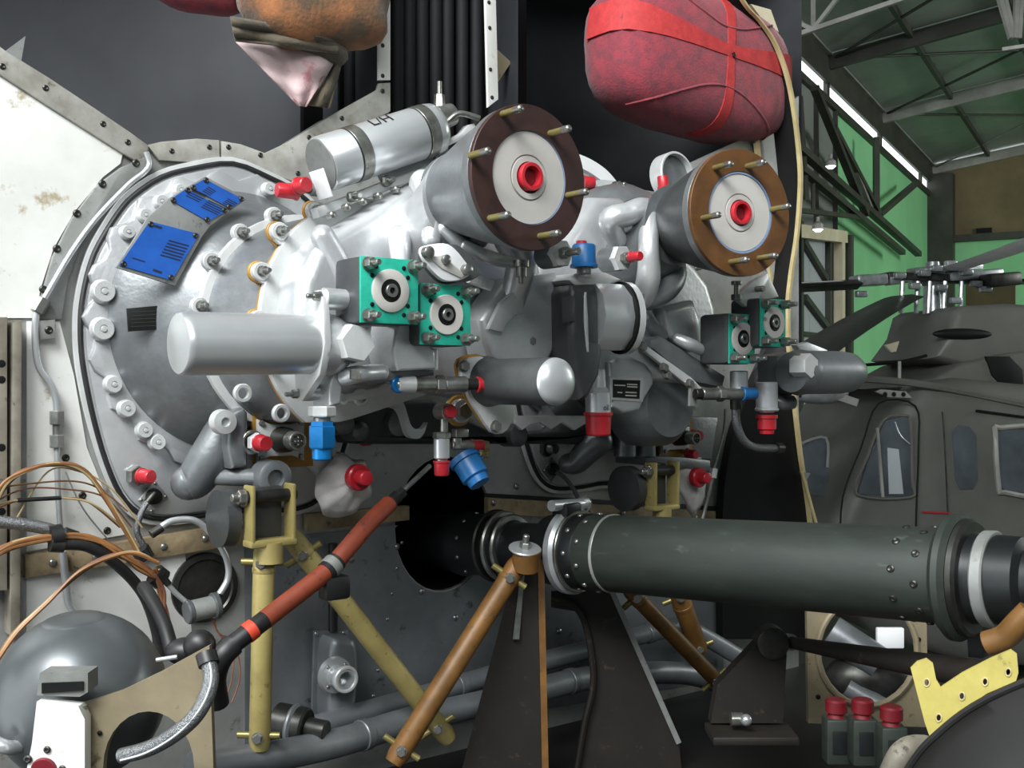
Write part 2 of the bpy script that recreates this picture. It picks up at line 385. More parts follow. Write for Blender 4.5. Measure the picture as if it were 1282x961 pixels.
# lattice brackets along the side wall
tr = thing('wall_truss', 'dark lattice truss bracing the green side wall under the bright gap', 'truss', hg(-7, .35, 2.6))
sp = lambda *q: [on_side(x, y, .35) for x, y in q]
member(sp((985, 172), (1150, 318)), .11, 'beam', tr)
member(sp((985, 196), (1130, 316)), .1, 'beam', tr)
member(sp((1020, 110), (1084, 268)), .1, 'beam', tr)
member(sp((1043, 160), (1100, 268)), .1, 'beam', tr)
member(sp((1062, 192), (1092, 266)), .07, 'beaml', tr)
member(sp((1097, 172), (1097, 268)), .1, 'beam', tr)
member(sp((1101, 268), (1146, 230)), .1, 'beam', tr)
member(sp((990, 262), (1078, 272)), .07, 'beam', tr)
member(sp((1018, 230), (1018, 262)), .05, 'beam', tr)
member(sp((1002, 120), (1010, 250)), .06, 'beam', tr)
rt = thing('roof_truss', 'pale steel roof truss crossing the upper right of the hangar', 'truss', hg(-14, 4, 5.2))
bp_ = lambda *q: [on_back(x, y, -14.0) for x, y in q]
member(bp_((960, 56), (1018, 37), (1150, -8)), .055, 'beaml', rt)
member(bp_((955, 10), (1018, 37)), .05, 'beaml', rt)
member(bp_((1018, 37), (1018, -20)), .045, 'beaml', rt)
member(bp_((1018, 37), (1062, -20)), .045, 'beaml', rt)
rt2 = thing('roof_hanger', 'paired pale steel hanger members at the top right roof', 'truss', hg(-13, 6, 5.2))
member(bp_((1243, -30), (1266, 48)), .05, 'beaml', rt2); member(bp_((1252, -30), (1270, 48)), .04, 'beaml', rt2)
member(bp_((1274, -30), (1271, 48)), .05, 'beaml', rt2); member(bp_((1281, -30), (1276, 48)), .04, 'beaml', rt2)
member(bp_((1255, 62), (1282, 58)), .04, 'beaml', rt2)
for px, py, lab in ((1040, 208, 'lit hangar lamp beside the dark lattice truss'), (1024, 287, 'lit hangar lamp above the cream door frame')):
    p = on_side(px, py, .7); t = thing('hangar_lamp', lab, 'lamp', p, 'hangar lamps')
    MB().lathe(p, Z, [(0, .07), (.06, .06), (.09, .02), (.14, .02)], 12).build('lamp_shade', 'beaml', t)
    mt = MT.setdefault('lampglow', mat('lamp glow', 'f4f8ff', 'f4f8ff', .4, emit='f4f8ff', estr=5))
    MB().lathe(p - Z * .03, Z, [(0, .025), (.03, .06)], 12).build('bulb', 'lampglow', t)

# sliding door with cream frame on the side wall
sd = sroot('door_2', on_side(1025, 440, .2), 'pale grey sliding hangar door with diagonal braces in a cream frame')
b0 = on_side(985, 440, .16); b1 = on_side(1046, 440, .16); bm_ = on_side(1004, 440, .16)
ztop = on_side(1046, 300, .16).z
def vq(a, b, z0, z1): return [V((a.x, a.y, z0)), V((b.x, b.y, z0)), V((b.x, b.y, z1)), V((a.x, a.y, z1))]
far0 = on_side(900, 440, .16)
nb = 7
for k in range(nb):
    a = far0.lerp(b1, k / nb); b = far0.lerp(b1, (k + .985) / nb)
    MB().prism(vq(a, b, FLOOR_Z, ztop), -HG * .04).build('door_panel', 'panelg', sd)
for a in (on_side(1002, 440, .2), on_side(1038, 440, .2)):
    MB().bar(V((a.x, a.y, FLOOR_Z)), V((a.x, a.y, ztop)), .12, .06, HG).build('stile', 'beam', sd)
MB().bar(on_side(1005, 300, .2), on_side(1035, 350, .2), .08, .06, HG).build('brace', 'beam', sd)
MB().bar(on_side(1008, 372, .2), on_side(1038, 412, .2), .08, .06, HG).build('brace', 'beam', sd)
MB().bar(on_side(985, 415, .2), on_side(1040, 421, .2), .05, .06, HG).build('cross_bar', 'beam', sd)
a = on_side(1051, 440, .25); MB().bar(V((a.x, a.y, FLOOR_Z)), V((a.x, a.y, ztop)), .17, .12, HG).build('frame_post', 'creamw', sd)
a = on_side(1062, 440, .25); MB().bar(V((a.x, a.y, FLOOR_Z)), V((a.x, a.y, ztop + .1)), .16, .12, HG).build('frame_post', 'beam', sd)
MB().bar(on_side(960, 284, .25), on_side(1056, 297, .25), .16, .12, HG).build('frame_head', 'creamw', sd)

# ================================================================== THE HELICOPTER BEHIND
HD0 = D(1000, 600, 9.0); HA = V((1, .16, 0)).normalized(); HB = V((HA.y, -HA.x, 0))      # HA along the fuselage (to its tail), HB toward us
def hp(px, py, off=0.0): return onplane(px, py, HD0 + HB * off, HB)
def hps(pts, off=0.0): return [hp(x, y, off) for x, y in pts]
heli = thing('parked_helicopter', 'dark olive helicopter parked behind, nose to the left, seen from its side', 'helicopter', V((4.2, 10.2, FLOOR_Z)))
def hpart(name, pts, off, depth, m, bev=0.0, seg=3, parent=None, holes=()):
    return MB().prism(hps(pts, off - depth), HB * depth, [hps(h, off - depth) for h in holes], bev, seg).build(name, m, parent or heli)
body = [(940, 690), (930, 640), (950, 600), (985, 545), (1008, 505), (1030, 480), (1075, 474), (1160, 482), (1282, 505), (1400, 525), (1500, 540), (1500, 760), (1100, 780), (980, 740)]
W1 = [(1072, 618), (1086, 572), (1106, 526), (1132, 520), (1140, 530), (1142, 600), (1140, 622)]
W2 = [(1190, 540), (1198, 532), (1212, 534), (1220, 545), (1222, 600), (1216, 612), (1200, 612), (1194, 600)]
W3 = [(1246, 540), (1252, 535), (1310, 540), (1310, 616), (1258, 616), (1250, 608)]
W0 = [(985, 580), (1018, 545), (1033, 548), (1036, 600), (1030, 622), (1000, 616)]
fus = MB()
outer = hps(body, -1.9); fus.prism(outer, HB * 1.9, bev=.16, seg=4); fus = fus.build('fuselage', 'olive', heli)
WIN = {}
for nm, w in (('cockpit_door_window', W1), ('cabin_post_window', W2), ('cabin_window', W3), ('windscreen', W0)):
    WIN[nm] = hpart(nm, w, .012, .03, 'glass', .008, 2)
def outline(pts, off, r, m, name, parent=None, closed=True):
    return MB().tube(smooth(hps(pts, off), 4, closed), r, 6, closed=closed).build(name, m, parent or heli)
outline(W3, .015, .022, 'beaml', 'window_frame', WIN['cabin_window'])
outline(W1, .015, .012, 'olive', 'window_frame', WIN['cockpit_door_window'])
outline([(1145, 760), (1147, 650), (1150, 560), (1146, 508), (1100, 505), (1078, 560), (1055, 622), (1052, 690)], .012, .008, 'black', 'door_seam', closed=False)
outline([(1180, 515), (1183, 560), (1187, 650), (1190, 700)], .012, .006, 'steeld', 'door_seam', closed=False)
outline([(1155, 641), (1190, 642)], .01, .008, 'red', 'red_stripe', closed=False)
hpart('window_sash', [(1096, 535), (1099, 535), (1106, 622), (1103, 622)], .03, .02, 'beaml')
hpart('pilot_seat', [(1110, 560), (1124, 562), (1130, 618), (1112, 618)], -.02 + .04, .02, 'panelg', .005)
outline([(1120, 528), (1127, 545), (1139, 556)], .022, .008, 'chrome', 'grab_handle', closed=False)
outline([(1002, 555), (1034, 548), (1036, 585)], .02, .012, 'beaml', 'window_frame', closed=False)
hpart('landing_light_panel', [(1094, 490), (1102, 487), (1132, 490), (1140, 498), (1110, 497)], .02, .03, 'beaml', .004)
for px in (1108, 1119, 1131): inst(HOLE, 'hole', scaled(hp(px, 493.5, .022), HB, .02), heli)
outline([(1035, 476), (1075, 474), (1160, 482), (1282, 506), (1400, 528)], .0, .03, 'olive', 'roof_gutter', closed=False)
outline([(1222, 514), (1282, 522)], .012, .012, 'black', 'door_rail', closed=False)
MB().ball(O0, 1, (.25, .1, .09), frame(hp(1026, 492, .02), Z, HA)).build('roof_light', 'chrome', heli)
MB().bar(hp(1045, 495, .05), hp(1072, 504, .05), .06).build('pitot_mount', 'beaml', heli)
# cowlings
def loft(name, rings, m, parent):
    return MB().loops(rings).build(name, m, parent, 50)
def hring(pts, o0, o1):   # a closed ring of points on the far and near side of a profile
    return [hp(x, y, o0) for x, y in pts] + [hp(x, y, o1) for x, y in reversed(pts)]
hpart('engine_cowling', [(1000, 486), (1075, 474), (1105, 458), (1160, 446), (1230, 440), (1282, 445), (1420, 458), (1420, 530), (1282, 512), (1160, 488)], -.25, 1.4, 'olive', .14, 4)
hpart('mast_fairing', [(1090, 452), (1110, 425), (1118, 398), (1128, 392), (1180, 389), (1225, 393), (1235, 405), (1250, 440), (1258, 455), (1160, 470)], -.35, 1.1, 'olive', .12, 4)
MB().ball(O0, 1, (.28, .05, .05), frame(hp(1205, 418, -.36), HB, HA)).build('air_scoop', 'black', heli)
MB().prism(hps([(1232, 446), (1262, 446), (1278, 462), (1280, 492), (1262, 492), (1240, 470)], -.26), HB * .03, bev=.01).build('intake_opening', 'black', heli)
hpart('fairing_vent', [(1106, 432), (1124, 427), (1120, 440), (1114, 441)], -.34, .03, 'creamw', .004)
outline([(1078, 457), (1125, 453), (1160, 445)], -.22, .014, 'black', 'cowling_seam', closed=False)
MB().cyl(hp(1126, 452, -.2), hp(1126, 482, -.2), .014).build('antenna_mast', 'beaml', heli)
hub = hp(1168, 372, -.9)
MB().lathe(hub - Z * .2, Z, [(0, .09), (.3, .08), (.34, .14), (.4, .14), (.46, .07), (.52, .06)], 16).build('rotor_mast', 'chrome', heli)
for px in (1130, 1149, 1164, 1183, 1204):
    MB().cyl(hp(px - 2, 392, -.75), hp(px, 352, -.75), .022, seg=8).build('pitch_link', 'chrome', heli)
hubz = hp(1168, 350, -.9)
def barm(p0, p1, w, h, m, name): return MB().box(frame((p0 + p1) / 2, p1 - p0, Z), (h, w, (p1 - p0).length), min(w, h) * .2).build(name, m, heli)
yoke = barm(hp(1106, 346, -.85), hp(1270, 352, -.85), .2, .07, 'steeld', 'rotor_yoke')
barm(hp(1110, 352, -.8), hp(1160, 345, -.85), .12, .08, 'chrome', 'rotor_grip')
barm(hp(1140, 340, -.8), hp(1225, 333, -.9), .14, .06, 'chrome', 'rotor_grip')
barm(hp(1185, 347, -.8), hp(1250, 342, -.85), .16, .08, 'chrome', 'rotor_grip')
barm(hp(1068, 352, -.8), hp(1106, 350, -.8), .2, .1, 'chrome', 'blade_root')
barm(hp(1230, 352, -.7), hp(1270, 349, -.75), .22, .12, 'steeld', 'blade_root')
for px, py in ((1078, 368), (1138, 375), (1196, 376), (1234, 362), (1157, 342), (1190, 330), (1210, 341), (1172, 336), (1126, 345), (1248, 348), (1222, 355), (1145, 358), (1178, 360)):
    MB().box(frame(hp(px, py, -.7), HB, HA), (.1, .055, .07), .012).build('hub_weight', 'chrome', yoke)
def blade(pts, off0, off1, th, m, name='rotor_blade'):
    a = [hp(x, y, off0 + (off1 - off0) * k) for (x, y), k in pts]
    return MB().prism(a, Z * th, bev=.01).build(name, m, heli)
def blade2(p0, p1, w0, w1, th, m, n=6, droop=0.0):
    d = (p1 - p0); wv = Z.cross(d).normalized(); rings = []
    for i in range(n + 1):
        k = i / n; c = p0.lerp(p1, k) - Z * droop * k * k; w = w0 + (w1 - w0) * k
        rings.append([c + wv * w * .5, c + Z * th * .5 + wv * w * .2, c + Z * th * .3 - wv * w * .3, c - wv * w * .5, c - Z * th * .3 - wv * w * .3, c - Z * th * .5 + wv * w * .2])
    return MB().loops(rings).build('rotor_blade', m, heli)
blade2(hp(1068, 357, -.8), hp(985, 361, -.8), .4, .4, .09, 'steeld')
blade2(hp(1045, 354, -.79), hp(985, 357, -.79), .38, .4, .03, 'paper')
blade2(hp(1132, 372, -.6), D(1005, 432, 7.0), .34, .34, .05, 'steeld', droop=.08)
blade2(hp(1186, 338, -.9), D(1330, 299, 8.0), .28, .3, .05, 'paper', droop=-.06)
blade2(hp(1268, 352, -.9), hp(1420, 352, -1.2), .34, .34, .05, 'steeld')

# ================================================================== THE FIREWALL AND BAYS OF THE OPENED ENGINE DECK
DECK = -1.02
fwr = sroot('wall_firewall', S(.3, DECK, 0), 'metal firewall of the opened engine deck with round cut-outs')
hole_c = fw(556, 655, 0); hole_r = rp(hole_c, 84)
hole = [hole_c + U * hole_r * .86 * math.cos(t) + Z * hole_r * math.sin(t) for t in [2 * math.pi * k / 32 for k in range(32)]]
lo = lambda s: S(s, DECK, 0)
s_of = lambda px, py=500: (fw(px, py) - Q).dot(U)
top = [(-420, -190), (-90, 12), (0, 75), (100, 140), (178, 189), (215, 184), (268, 182), (330, 196), (400, 152), (478, 112), (487, 112), (487, 205), (606, 205), (612, 150), (622, 150), (632, 215), (722, 206), (760, 230), (820, 240), (862, 205), (938, 170), (1000, 120)]
outer = fws(top, 0) + [lo(s_of(1000)), lo(s_of(-420))]
MB().prism(outer, -N * .012, [hole]).build('bulkhead_sheet', 'sheet', fwr)
# white painted panel at the upper left
MB().prism(fws([(-420, -165), (-90, 40), (0, 92), (60, 132), (120, 172), (153, 192), (150, 205), (128, 222), (92, 266), (66, 312), (50, 362), (44, 398), (-420, 398)], .002), N * .004).build('painted_panel', 'white', fwr)
MB().prism(fws([(33, 402), (74, 402), (92, 470), (108, 560), (140, 640), (160, 668), (33, 690)], .001), N * .004).build('painted_panel', 'white', fwr)
MB().prism(fws([(33, 705), (230, 680), (240, 800), (33, 840)], .001), N * .004).build('painted_panel', 'white', fwr)
arc_ = [hole_c + N * .001 + U * (hole_r + .004) * .86 * math.cos(math.pi * (1 + k / 16)) + Z * (hole_r + .004) * math.sin(math.pi * (1 + k / 16)) for k in range(17)]
MB().prism(fws([(306, 676), (498, 657)], .001) + arc_ + fws([(614, 648), (905, 664), (905, 850), (306, 950)], .001), N * .003).build('lower_panel', 'sheetd', fwr)
# flange strip around the bay opening
stripL = [(-420, -175), (-90, 30), (0, 86), (60, 125), (120, 163), (150, 182), (178, 199)]
up = [(-420, -205), (-90, 2), (0, 60), (8, 66), (60, 98), (120, 138), (160, 165), (185, 183)]
st = MB().prism(fws(up + list(reversed([(x, y + 9) for x, y in stripL])), .006), N * .008, bev=.002).build('flange_strip', 'strip', fwr)
for px, py in ((3, 83), (57, 110), (129, 155), (160, 178)): rivet(fw(px, py, .014), N, .007, fwr, RIVETD)
MB().prism(fws([(183, 182), (200, 178), (245, 174), (273, 176), (274, 205), (230, 203), (198, 201)], .006), N * .008, bev=.002).build('flange_strip', 'strip', fwr)
MB().prism(fws([(276, 177), (300, 181), (330, 192), (360, 178), (420, 141), (470, 113), (472, 105), (487, 104), (487, 140), (440, 165), (400, 195), (385, 235), (350, 222), (318, 212), (276, 206)], .006), N * .008, bev=.002).build('flange_strip', 'strip', fwr)
for px, py in ((215, 189), (262, 184), (286, 184), (326, 194), (387, 172), (428, 148), (479, 114), (373, 217)): rivet(fw(px, py, .014), N, .0065, fwr, RIVETD)
MB().prism(fws([(472, -420), (487, -420), (487, 101), (472, 101)], .004), N * .008, bev=.002).build('upright_strip', 'white', fwr)
MB().prism(fws([(597, -340), (611, -340), (622, 125), (609, 135)], .004), N * .008, bev=.002).build('upright_strip', 'white', fwr)
for px, py in ((479, 57), (479, 95), (612, 3), (613, 35), (614, 87), (616, 122)): rivet(fw(px, py, .012), N, .006, fwr, RIVETD)
# grey curved bracket strip with rivets round the left plate
MB().prism(fws([(182, 196), (150, 210), (120, 232), (88, 274), (64, 322), (50, 372), (46, 400), (76, 400), (84, 350), (104, 296), (134, 252), (165, 225), (190, 212)], .006), N * .01, bev=.003).build('curved_bracket', 'grey', fwr)
for px, py in ((128, 230), (96, 267), (71, 311), (54, 362), (170, 204)): rivet(fw(px, py, .016), N, .009, fwr, RIVETD)
# rivets on the sheet
for px, py in ((82, 573), (103, 620), (134, 664), (256, 672), (560 + 38, 608), (647, 609), (617, 624), (497, 684), (528, 740), (570, 773), (440, 700), (700, 790), (820, 770), (850, 600), (457, 530), (515, 540)):
    rivet(fw(px, py, .004), N, .009, fwr, RIVETD if px < 300 else None)
for k in range(9): rivet(fw(455 + k * 6, 935 - k * 32, .004), N, .005, fwr)
# corroded angle strips
MB().prism(fws([(28, 694), (165, 674), (300, 652), (300, 680), (165, 702), (28, 722)], .004), N * .022, bev=.003).build('angle_strip', 'corroded', fwr)
MB().prism(fws([(380, 642), (508, 632), (508, 650), (380, 664)], .004), N * .02, bev=.003).build('angle_strip', 'corroded', fwr)
MB().prism(fws([(606, 622), (905, 640), (905, 660), (606, 642)], .004), N * .02, bev=.003).build('angle_strip', 'corroded', fwr)
MB().prism(fws([(606, 617), (905, 634), (905, 639), (606, 622)], .006), N * .004).build('black_seal', 'rubber', fwr)
for px, py in ((66, 704), (120, 697), (205, 684), (257, 674), (618, 629), (690, 636), (780, 642), (870, 648)): rivet(fw(px, py, .026), N, .009, fwr)
# channel rail on the left edge
MB().prism(fws([(-40, 398), (2, 398), (2, 735), (-40, 735)], .01), N * .05, bev=.004).build('channel_rail', 'rail', fwr)
MB().prism(fws([(8, 402), (20, 402), (18, 790), (5, 790)], .01), N * .05, bev=.004).build('channel_rail', 'rail', fwr)
MB().prism(fws([(40, 402), (66, 400), (66, 424), (40, 426)], .008), N * .02, bev=.003).build('tube_clip', 'sheet', fwr)
rivet(fw(61, 413, .028), N, .009, fwr, RIVETD)
for py in (455, 475, 560, 640): inst(HOLE, 'hole', scaled(fw(2, py, .06), N, .008), fwr)
# small round access cover low on the left
cc = fw(255, 735, .0); MB().lathe(cc, N, [(0, rp(cc, 44)), (.012, rp(cc, 43)), (.014, rp(cc, 36)), (.01, rp(cc, 34)), (.01, .001)], 36).build('access_cover', 'steeld', fwr)
# tunnel behind the shaft hole
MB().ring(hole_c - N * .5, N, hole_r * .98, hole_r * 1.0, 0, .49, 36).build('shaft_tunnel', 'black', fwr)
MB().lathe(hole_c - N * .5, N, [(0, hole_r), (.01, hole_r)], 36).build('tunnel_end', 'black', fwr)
# pale panel on the right of the bay and right post
MB().prism(fws([(944, 172), (985, 150), (996, 220), (990, 330), (975, 420), (958, 330)], .006), N * .006).build('side_panel', 'sheet', fwr)
MB().prism(fws([(943, 180), (948, 172), (962, 330), (976, 420), (970, 420)], .012), N * .01).build('side_strip', 'cream', fwr)

# bays behind the firewall openings: linings coloured dark for the shade inside
def sbox(name, s0, s1, z0, z1, h0, h1, m, parent, lab=None):
    c = S((s0 + s1) / 2, (z0 + z1) / 2, (h0 + h1) / 2)
    o = MB().box(frame(c, N, U), (abs(s1 - s0), abs(z1 - z0), abs(h1 - h0))).build(name, m, parent)
    return o
bay = sroot('wall_bay', S(.4, .3, -.9), 'engine bays behind the firewall openings, linings coloured dark for shade')
# left bay: a curved duct wall
def duct(s0, s1, z0, z1, hd, m, name):
    rings = []
    n = 14
    for i in range(n + 1):
        a = math.pi * i / n
        h = -.02 - hd * math.sin(a) ** .7
        s = s0 + (s1 - s0) * (.5 - .5 * math.cos(a))
        rings.append([S(s, z0, h), S(s, z1, h), S(s, z1, h - .02), S(s, z0, h - .02)])
    return MB().loops(rings).build(name, m, bay, 60)
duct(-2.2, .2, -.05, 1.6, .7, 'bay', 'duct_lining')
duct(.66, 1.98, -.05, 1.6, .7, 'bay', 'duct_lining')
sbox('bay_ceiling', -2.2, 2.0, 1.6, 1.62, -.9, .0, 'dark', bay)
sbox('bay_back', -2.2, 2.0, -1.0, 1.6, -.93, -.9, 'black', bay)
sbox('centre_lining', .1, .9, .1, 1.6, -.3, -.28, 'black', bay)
# black ribbed blanket between the uprights
rb = [440, 452, 497, 512, 528, 545, 560, 578, 596]
for px in rb:
    MB().tube([fw(px, -400, -.16), fw(px, 210, -.16)], .02, 10).build('rib', 'dark', bay)
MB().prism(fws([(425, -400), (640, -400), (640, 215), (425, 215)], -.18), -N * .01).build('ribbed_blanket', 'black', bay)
MB().prism(fws([(0, 100), (9, 62), (32, 45), (20, 115)], -.04), -N * .01).build('gusset', 'grey', bay)
MB().prism(fws([(623, 62), (640, 78), (622, 105)], -.06), -N * .01).build('gusset', 'tan', bay)
# engine deck below
dk = MB().prism([S(-1.6, DECK, -.02), S(2.0, DECK, -.02), S(2.0, DECK, 1.35), S(-1.6, DECK, 1.35)], Z * -.06).build('engine_deck', 'decks'); struct(dk, 'dark engine deck in front of the firewall')

# curved cowling frame at the right edge of the bay
cf = sroot('trim_3', fw(1000, 640, .1), 'curved cream edged cowling frame at the right of the bay')
edge = [(780, -190), (860, -90), (905, -35), (932, 8), (950, 28), (968, 55), (983, 95), (992, 140), (998, 190), (1000, 230), (996, 290), (988, 345), (984, 390), (986, 440), (992, 500), (1000, 570), (1012, 655), (1020, 800)]
pts = smooth(fws(edge, .12), 5)
MB().ribbon(pts, U * .012, N * .014).build('edge_strip', 'cream', cf)
inner = [(760, -180), (835, -90), (885, -35), (915, 20), (935, 40), (960, 80), (972, 130), (980, 190), (984, 250), (979, 330), (972, 380), (960, 440), (930, 510), (915, 560), (905, 640), (905, 800)]
ip = smooth(fws(inner, .06), 5); op = smooth(fws(edge, .115), 5)
k = min(len(ip), len(op))
ipr = [ip[int(i * (len(ip) - 1) / (k - 1))] for i in range(k)]; opr = [op[int(i * (len(op) - 1) / (k - 1))] for i in range(k)]
MB().loops([[a, b, b - N * .03, a - N * .03] for a, b in zip(ipr, opr)]).build('frame_web', 'black', cf)
MB().bar(fw(1004, 590, .14), fw(1022, 655, .14), .012, .004, N).build('prop_rod', 'cream', cf)
MB().prism(fws([(1000, 590), (1013, 592), (1006, 604)], .13), N * .006).build('prop_hinge', 'grey', cf)
MB().prism(fws([(940, 5), (965, 12), (975, 40), (955, 25)], .04), -N * .02).build('frame_tab', 'creamw', cf)
MB().prism(fws([(908, -10), (930, -10), (935, 10), (918, 8)], .04), -N * .02).build('frame_tab', 'creamw', cf)
# ================================================================== THE TWIN GEARBOX
gb = thing('twin_gearbox', 'large silver twin input gearbox bolted on the firewall', 'gearbox', S(.25, -.4, .1))
MIR = .357
def circ(cs, cz, r, h, n=48, clip=False):
    P = [(cs + r * math.cos(2 * math.pi * k / n), cz + r * math.sin(2 * math.pi * k / n)) for k in range(n)]
    if clip: P = [(s, max(z, -.085 + max(0, s + .13) * .27)) for s, z in P]      # the flange is cut off obliquely below
    return [S(s, z, h) for s, z in P]
def mir(p):    # mirror a point about the gearbox's middle plane
    s = (p - Q).dot(U); return p + U * (2 * (MIR - s))
def loft2(name, rings, m, parent, caps=(True, True)): return MB().loops(rings, *caps).build(name, m, parent, 40)

# round mounting plates with black seals
rim = [(290, 203), (240, 209), (200, 220), (165, 243), (145, 265), (120, 305), (108, 335), (100, 370), (97, 400), (98, 440), (104, 480), (115, 530), (130, 580), (148, 620), (170, 643), (200, 651), (250, 647), (290, 641)]
half = [fw(x, y, .012) for x, y in rim]
mid = -.245
def flip(p): s = (p - Q).dot(U); return p + U * (2 * (mid - s))
full = smooth(half + [flip(p) for p in reversed(half[1:-1])], 3, True)
ctr = S(mid, .12, .012)
def inset(loop, d): return [p + (ctr - p).normalized() * d for p in loop]
for side in (0, 1):
    g = (lambda q: q) if side == 0 else (lambda q: [mir(p) for p in q])
    MB().prism(g(inset(full, -.012)), N * .006, bev=.002).build('outer_rim', 'machined', gb)
    MB().tube([p + N * .008 for p in g(inset(full, .004))], .006, 8, closed=True).build('rubber_seal', 'rubber', gb)
    pl = MB().prism(g(inset(full, .014)), N * .016, bev=.004).build('mounting_plate', 'cast', gb)
# bell housings: dish, flange 1, drum, flange 2
BC = (-.237, .147)
def lobes(base, pts_r, n=14): return base
def flange(name, cs, cz, r, h, th, ears, m='machined', er=.02, side=0, bolts=True, gasket=None):
    """a flat ring with round ears; each ear takes a stud"""
    t = bmesh.new(); f = (lambda p: p) if side == 0 else mir
    mb = MB()
    mb.prism([f(p) for p in circ(cs, cz, r, h - th, 56, True)], N * th, bev=.003)
    for e in ears:
        pe = V(e)
        c = S(cs, cz, h - th); d = (pe - c); d = d - N * d.dot(N); q = c + d
        mb.lathe(f(q), N, [(0, er), (th - .002, er), (th, er - .002)], 18)
        # web between ear and ring
        mb.lathe(f(c + d * (1 - .55 * er / d.length)), N, [(0, er * 1.1), (th - .003, er * 1.1)], 14)
    o = mb.build(name, m, gb)
    if bolts:
        for e in ears:
            c = S(cs, cz, h); d = V(e) - c; d = d - N * d.dot(N)
            inst(STUD, 'stud', scaled(f(c + d), N, .0105, .02), o)
    return o
for side in (0, 1):
    f = (lambda q: q) if side == 0 else (lambda q: [mir(p) for p in q])
    # scalloped bolting ring of the bell housing
    n = 96
    MB().prism(f([S(BC[0] + (.352 + .012 * math.cos(22 * 2 * math.pi * k / n)) * math.cos(2 * math.pi * k / n), BC[1] + (.352 + .012 * math.cos(22 * 2 * math.pi * k / n)) * math.sin(2 * math.pi * k / n), .02) for k in range(n)]), N * .022, bev=.006).build('bell_rim', 'cast', gb)
    dish = loft2('bell_housing', [f(circ(BC[0], BC[1], .318, .03, 72)), f(circ(BC[0], BC[1], .308, .05, 72)), f(circ(BC[0] + .01, BC[1], .296, .066, 72)), f(circ(-.19, .138, .275, .12, 72)), f(circ(-.16, .133, .25, .17, 72)), f(circ(-.145, .131, .24, .2, 72))], 'castd', gb)
    if side == 0:
        bpx = [(128, 365, .026), (127, 412, .026), (140, 481, .02), (157, 511, .02), (179, 538, .019), (195, 553, .019), (158, 291, .016), (180, 270, .016), (200, 253, .016), (224, 239, .016), (335, 237, .017)]
        for px, py, r in bpx: inst(BOSS, 'bolt_boss', scaled(fw(px, py, .044), N, r * .92, .026), dish)
    else:
        for k in range(22):
            a = 2 * math.pi * k / 22
            inst(BOSS, 'bolt_boss', scaled(mir(S(BC[0] + .342 * math.cos(a), BC[1] + .342 * math.sin(a), .043)), N, .017, .026), dish)
e1 = [fw(x, y, .2) for x, y in ((250, 383), (264, 327), (301, 291), (343, 270), (303, 500), (354, 517), (262, 440))]
e2 = [fw(x, y, .34) for x, y in ((325, 340), (348, 290), (393, 264), (322, 400), (330, 455))]
for side in (0, 1):
    f = (lambda q: q) if side == 0 else (lambda q: [mir(p) for p in q])
    flange('rear_flange', -.145, .131, .262, .205, .016, e1, side=side)
    loft2('drum', [f(circ(-.145, .131, .245, .2, 56, True)), f(circ(-.115, .134, .25, .25, 56, True)), f(circ(-.055, .137, .262, .33, 56, True))], 'castd', gb)
    flange('gasket', -.047, .137, .283, .336, .008, e2, 'goldg', .024, side, False)
    flange('front_flange', -.047, .137, .283, .352, .016, e2, side=side)

# front casings
casL = [(373, 400), (377, 352), (394, 312), (424, 286), (464, 264), (510, 236), (556, 214), (600, 225), (640, 290), (680, 330), (700, 400), (690, 450), (640, 480), (600, 500), (545, 490), (500, 478), (460, 480), (415, 482), (384, 450)]
base = [q - N * .1 for q in fws(casL, .45)]
casR_pts = [mir(p) for p in base]
MB().prism(base, N * .10, bev=.03, seg=4).build('front_casing', 'cast', gb)
MB().prism(casR_pts, N * .10, bev=.03, seg=4).build('front_casing', 'cast', gb)
# top joint strip with its row of bolts
tj = MB().prism(fws([(388, 262), (430, 246), (500, 218), (560, 194), (566, 204), (505, 230), (432, 258), (392, 274)], .36), N * .03, bev=.004).build('joint_strip', 'machined', gb)
for px, py in ((412, 270), (431, 260), (451, 253), (470, 246), (492, 238)): inst(PIN, 'pin', scaled(fw(px, py, .42), N, .008, .02), gb)
for px, py in ((440, 247), (482, 227), (545, 200)): inst(STUD, 'stud', scaled(fw(px, py, .39), N, .012, .02), tj)

# engine input housings with brown gaskets
def input_housing(c, nrm, R, m_g, tips, white_r, lab):
    ih = MB()
    ih.lathe(c - nrm * .27, nrm, [(0, R * .6), (.05, R * .64), (.1, R * .74), (.15, R * .84), (.2, R * .92), (.235, R * .97)], 48)
    ih.build('input_housing', 'castx' if lab == 'R' else 'castd', gb)
    fr = MB().ring(c - nrm * .035, nrm, R * .6, R * 1.0, 0, .022, 56).build('mount_flange', 'castd', gb)
    g = MB().ring(c - nrm * .012, nrm, R * .655, R * 1.012, 0, .012, 64, .001).build('flange_gasket', m_g, gb)
    w = MB().lathe(c - nrm * .04, nrm, [(0, white_r), (.033, white_r), (.036, white_r * .985), (.036, white_r * .5), (.032, white_r * .49), (.032, white_r * .47), (.037, white_r * .46), (.037, white_r * .34), (.012, white_r * .33), (.012, .001)], 56).build('cover_disc', 'cover', gb)
    MB().ring(c - nrm * .036, nrm, white_r * 1.0, white_r * 1.06, 0, .034, 56, .001).build('seal_ring', 'bluering', gb)
    MB().lathe(c - nrm * .027, nrm, [(0, white_r * .33), (.002, white_r * .325)], 32).build('bore', 'black', gb)
    for p in tips:
        d = nrm; q = p - nrm * ((p - c).dot(nrm))       # foot on the gasket plane
        o = inst(PINB, 'stud', scaled(q, nrm, .0068, .062), fr)
        inst(PIN, 'stud_tip', scaled(q + nrm * .04, nrm, .0074, .02), fr)
    return c
LC = S(.027, .41, .82); LR = .143
NL = N
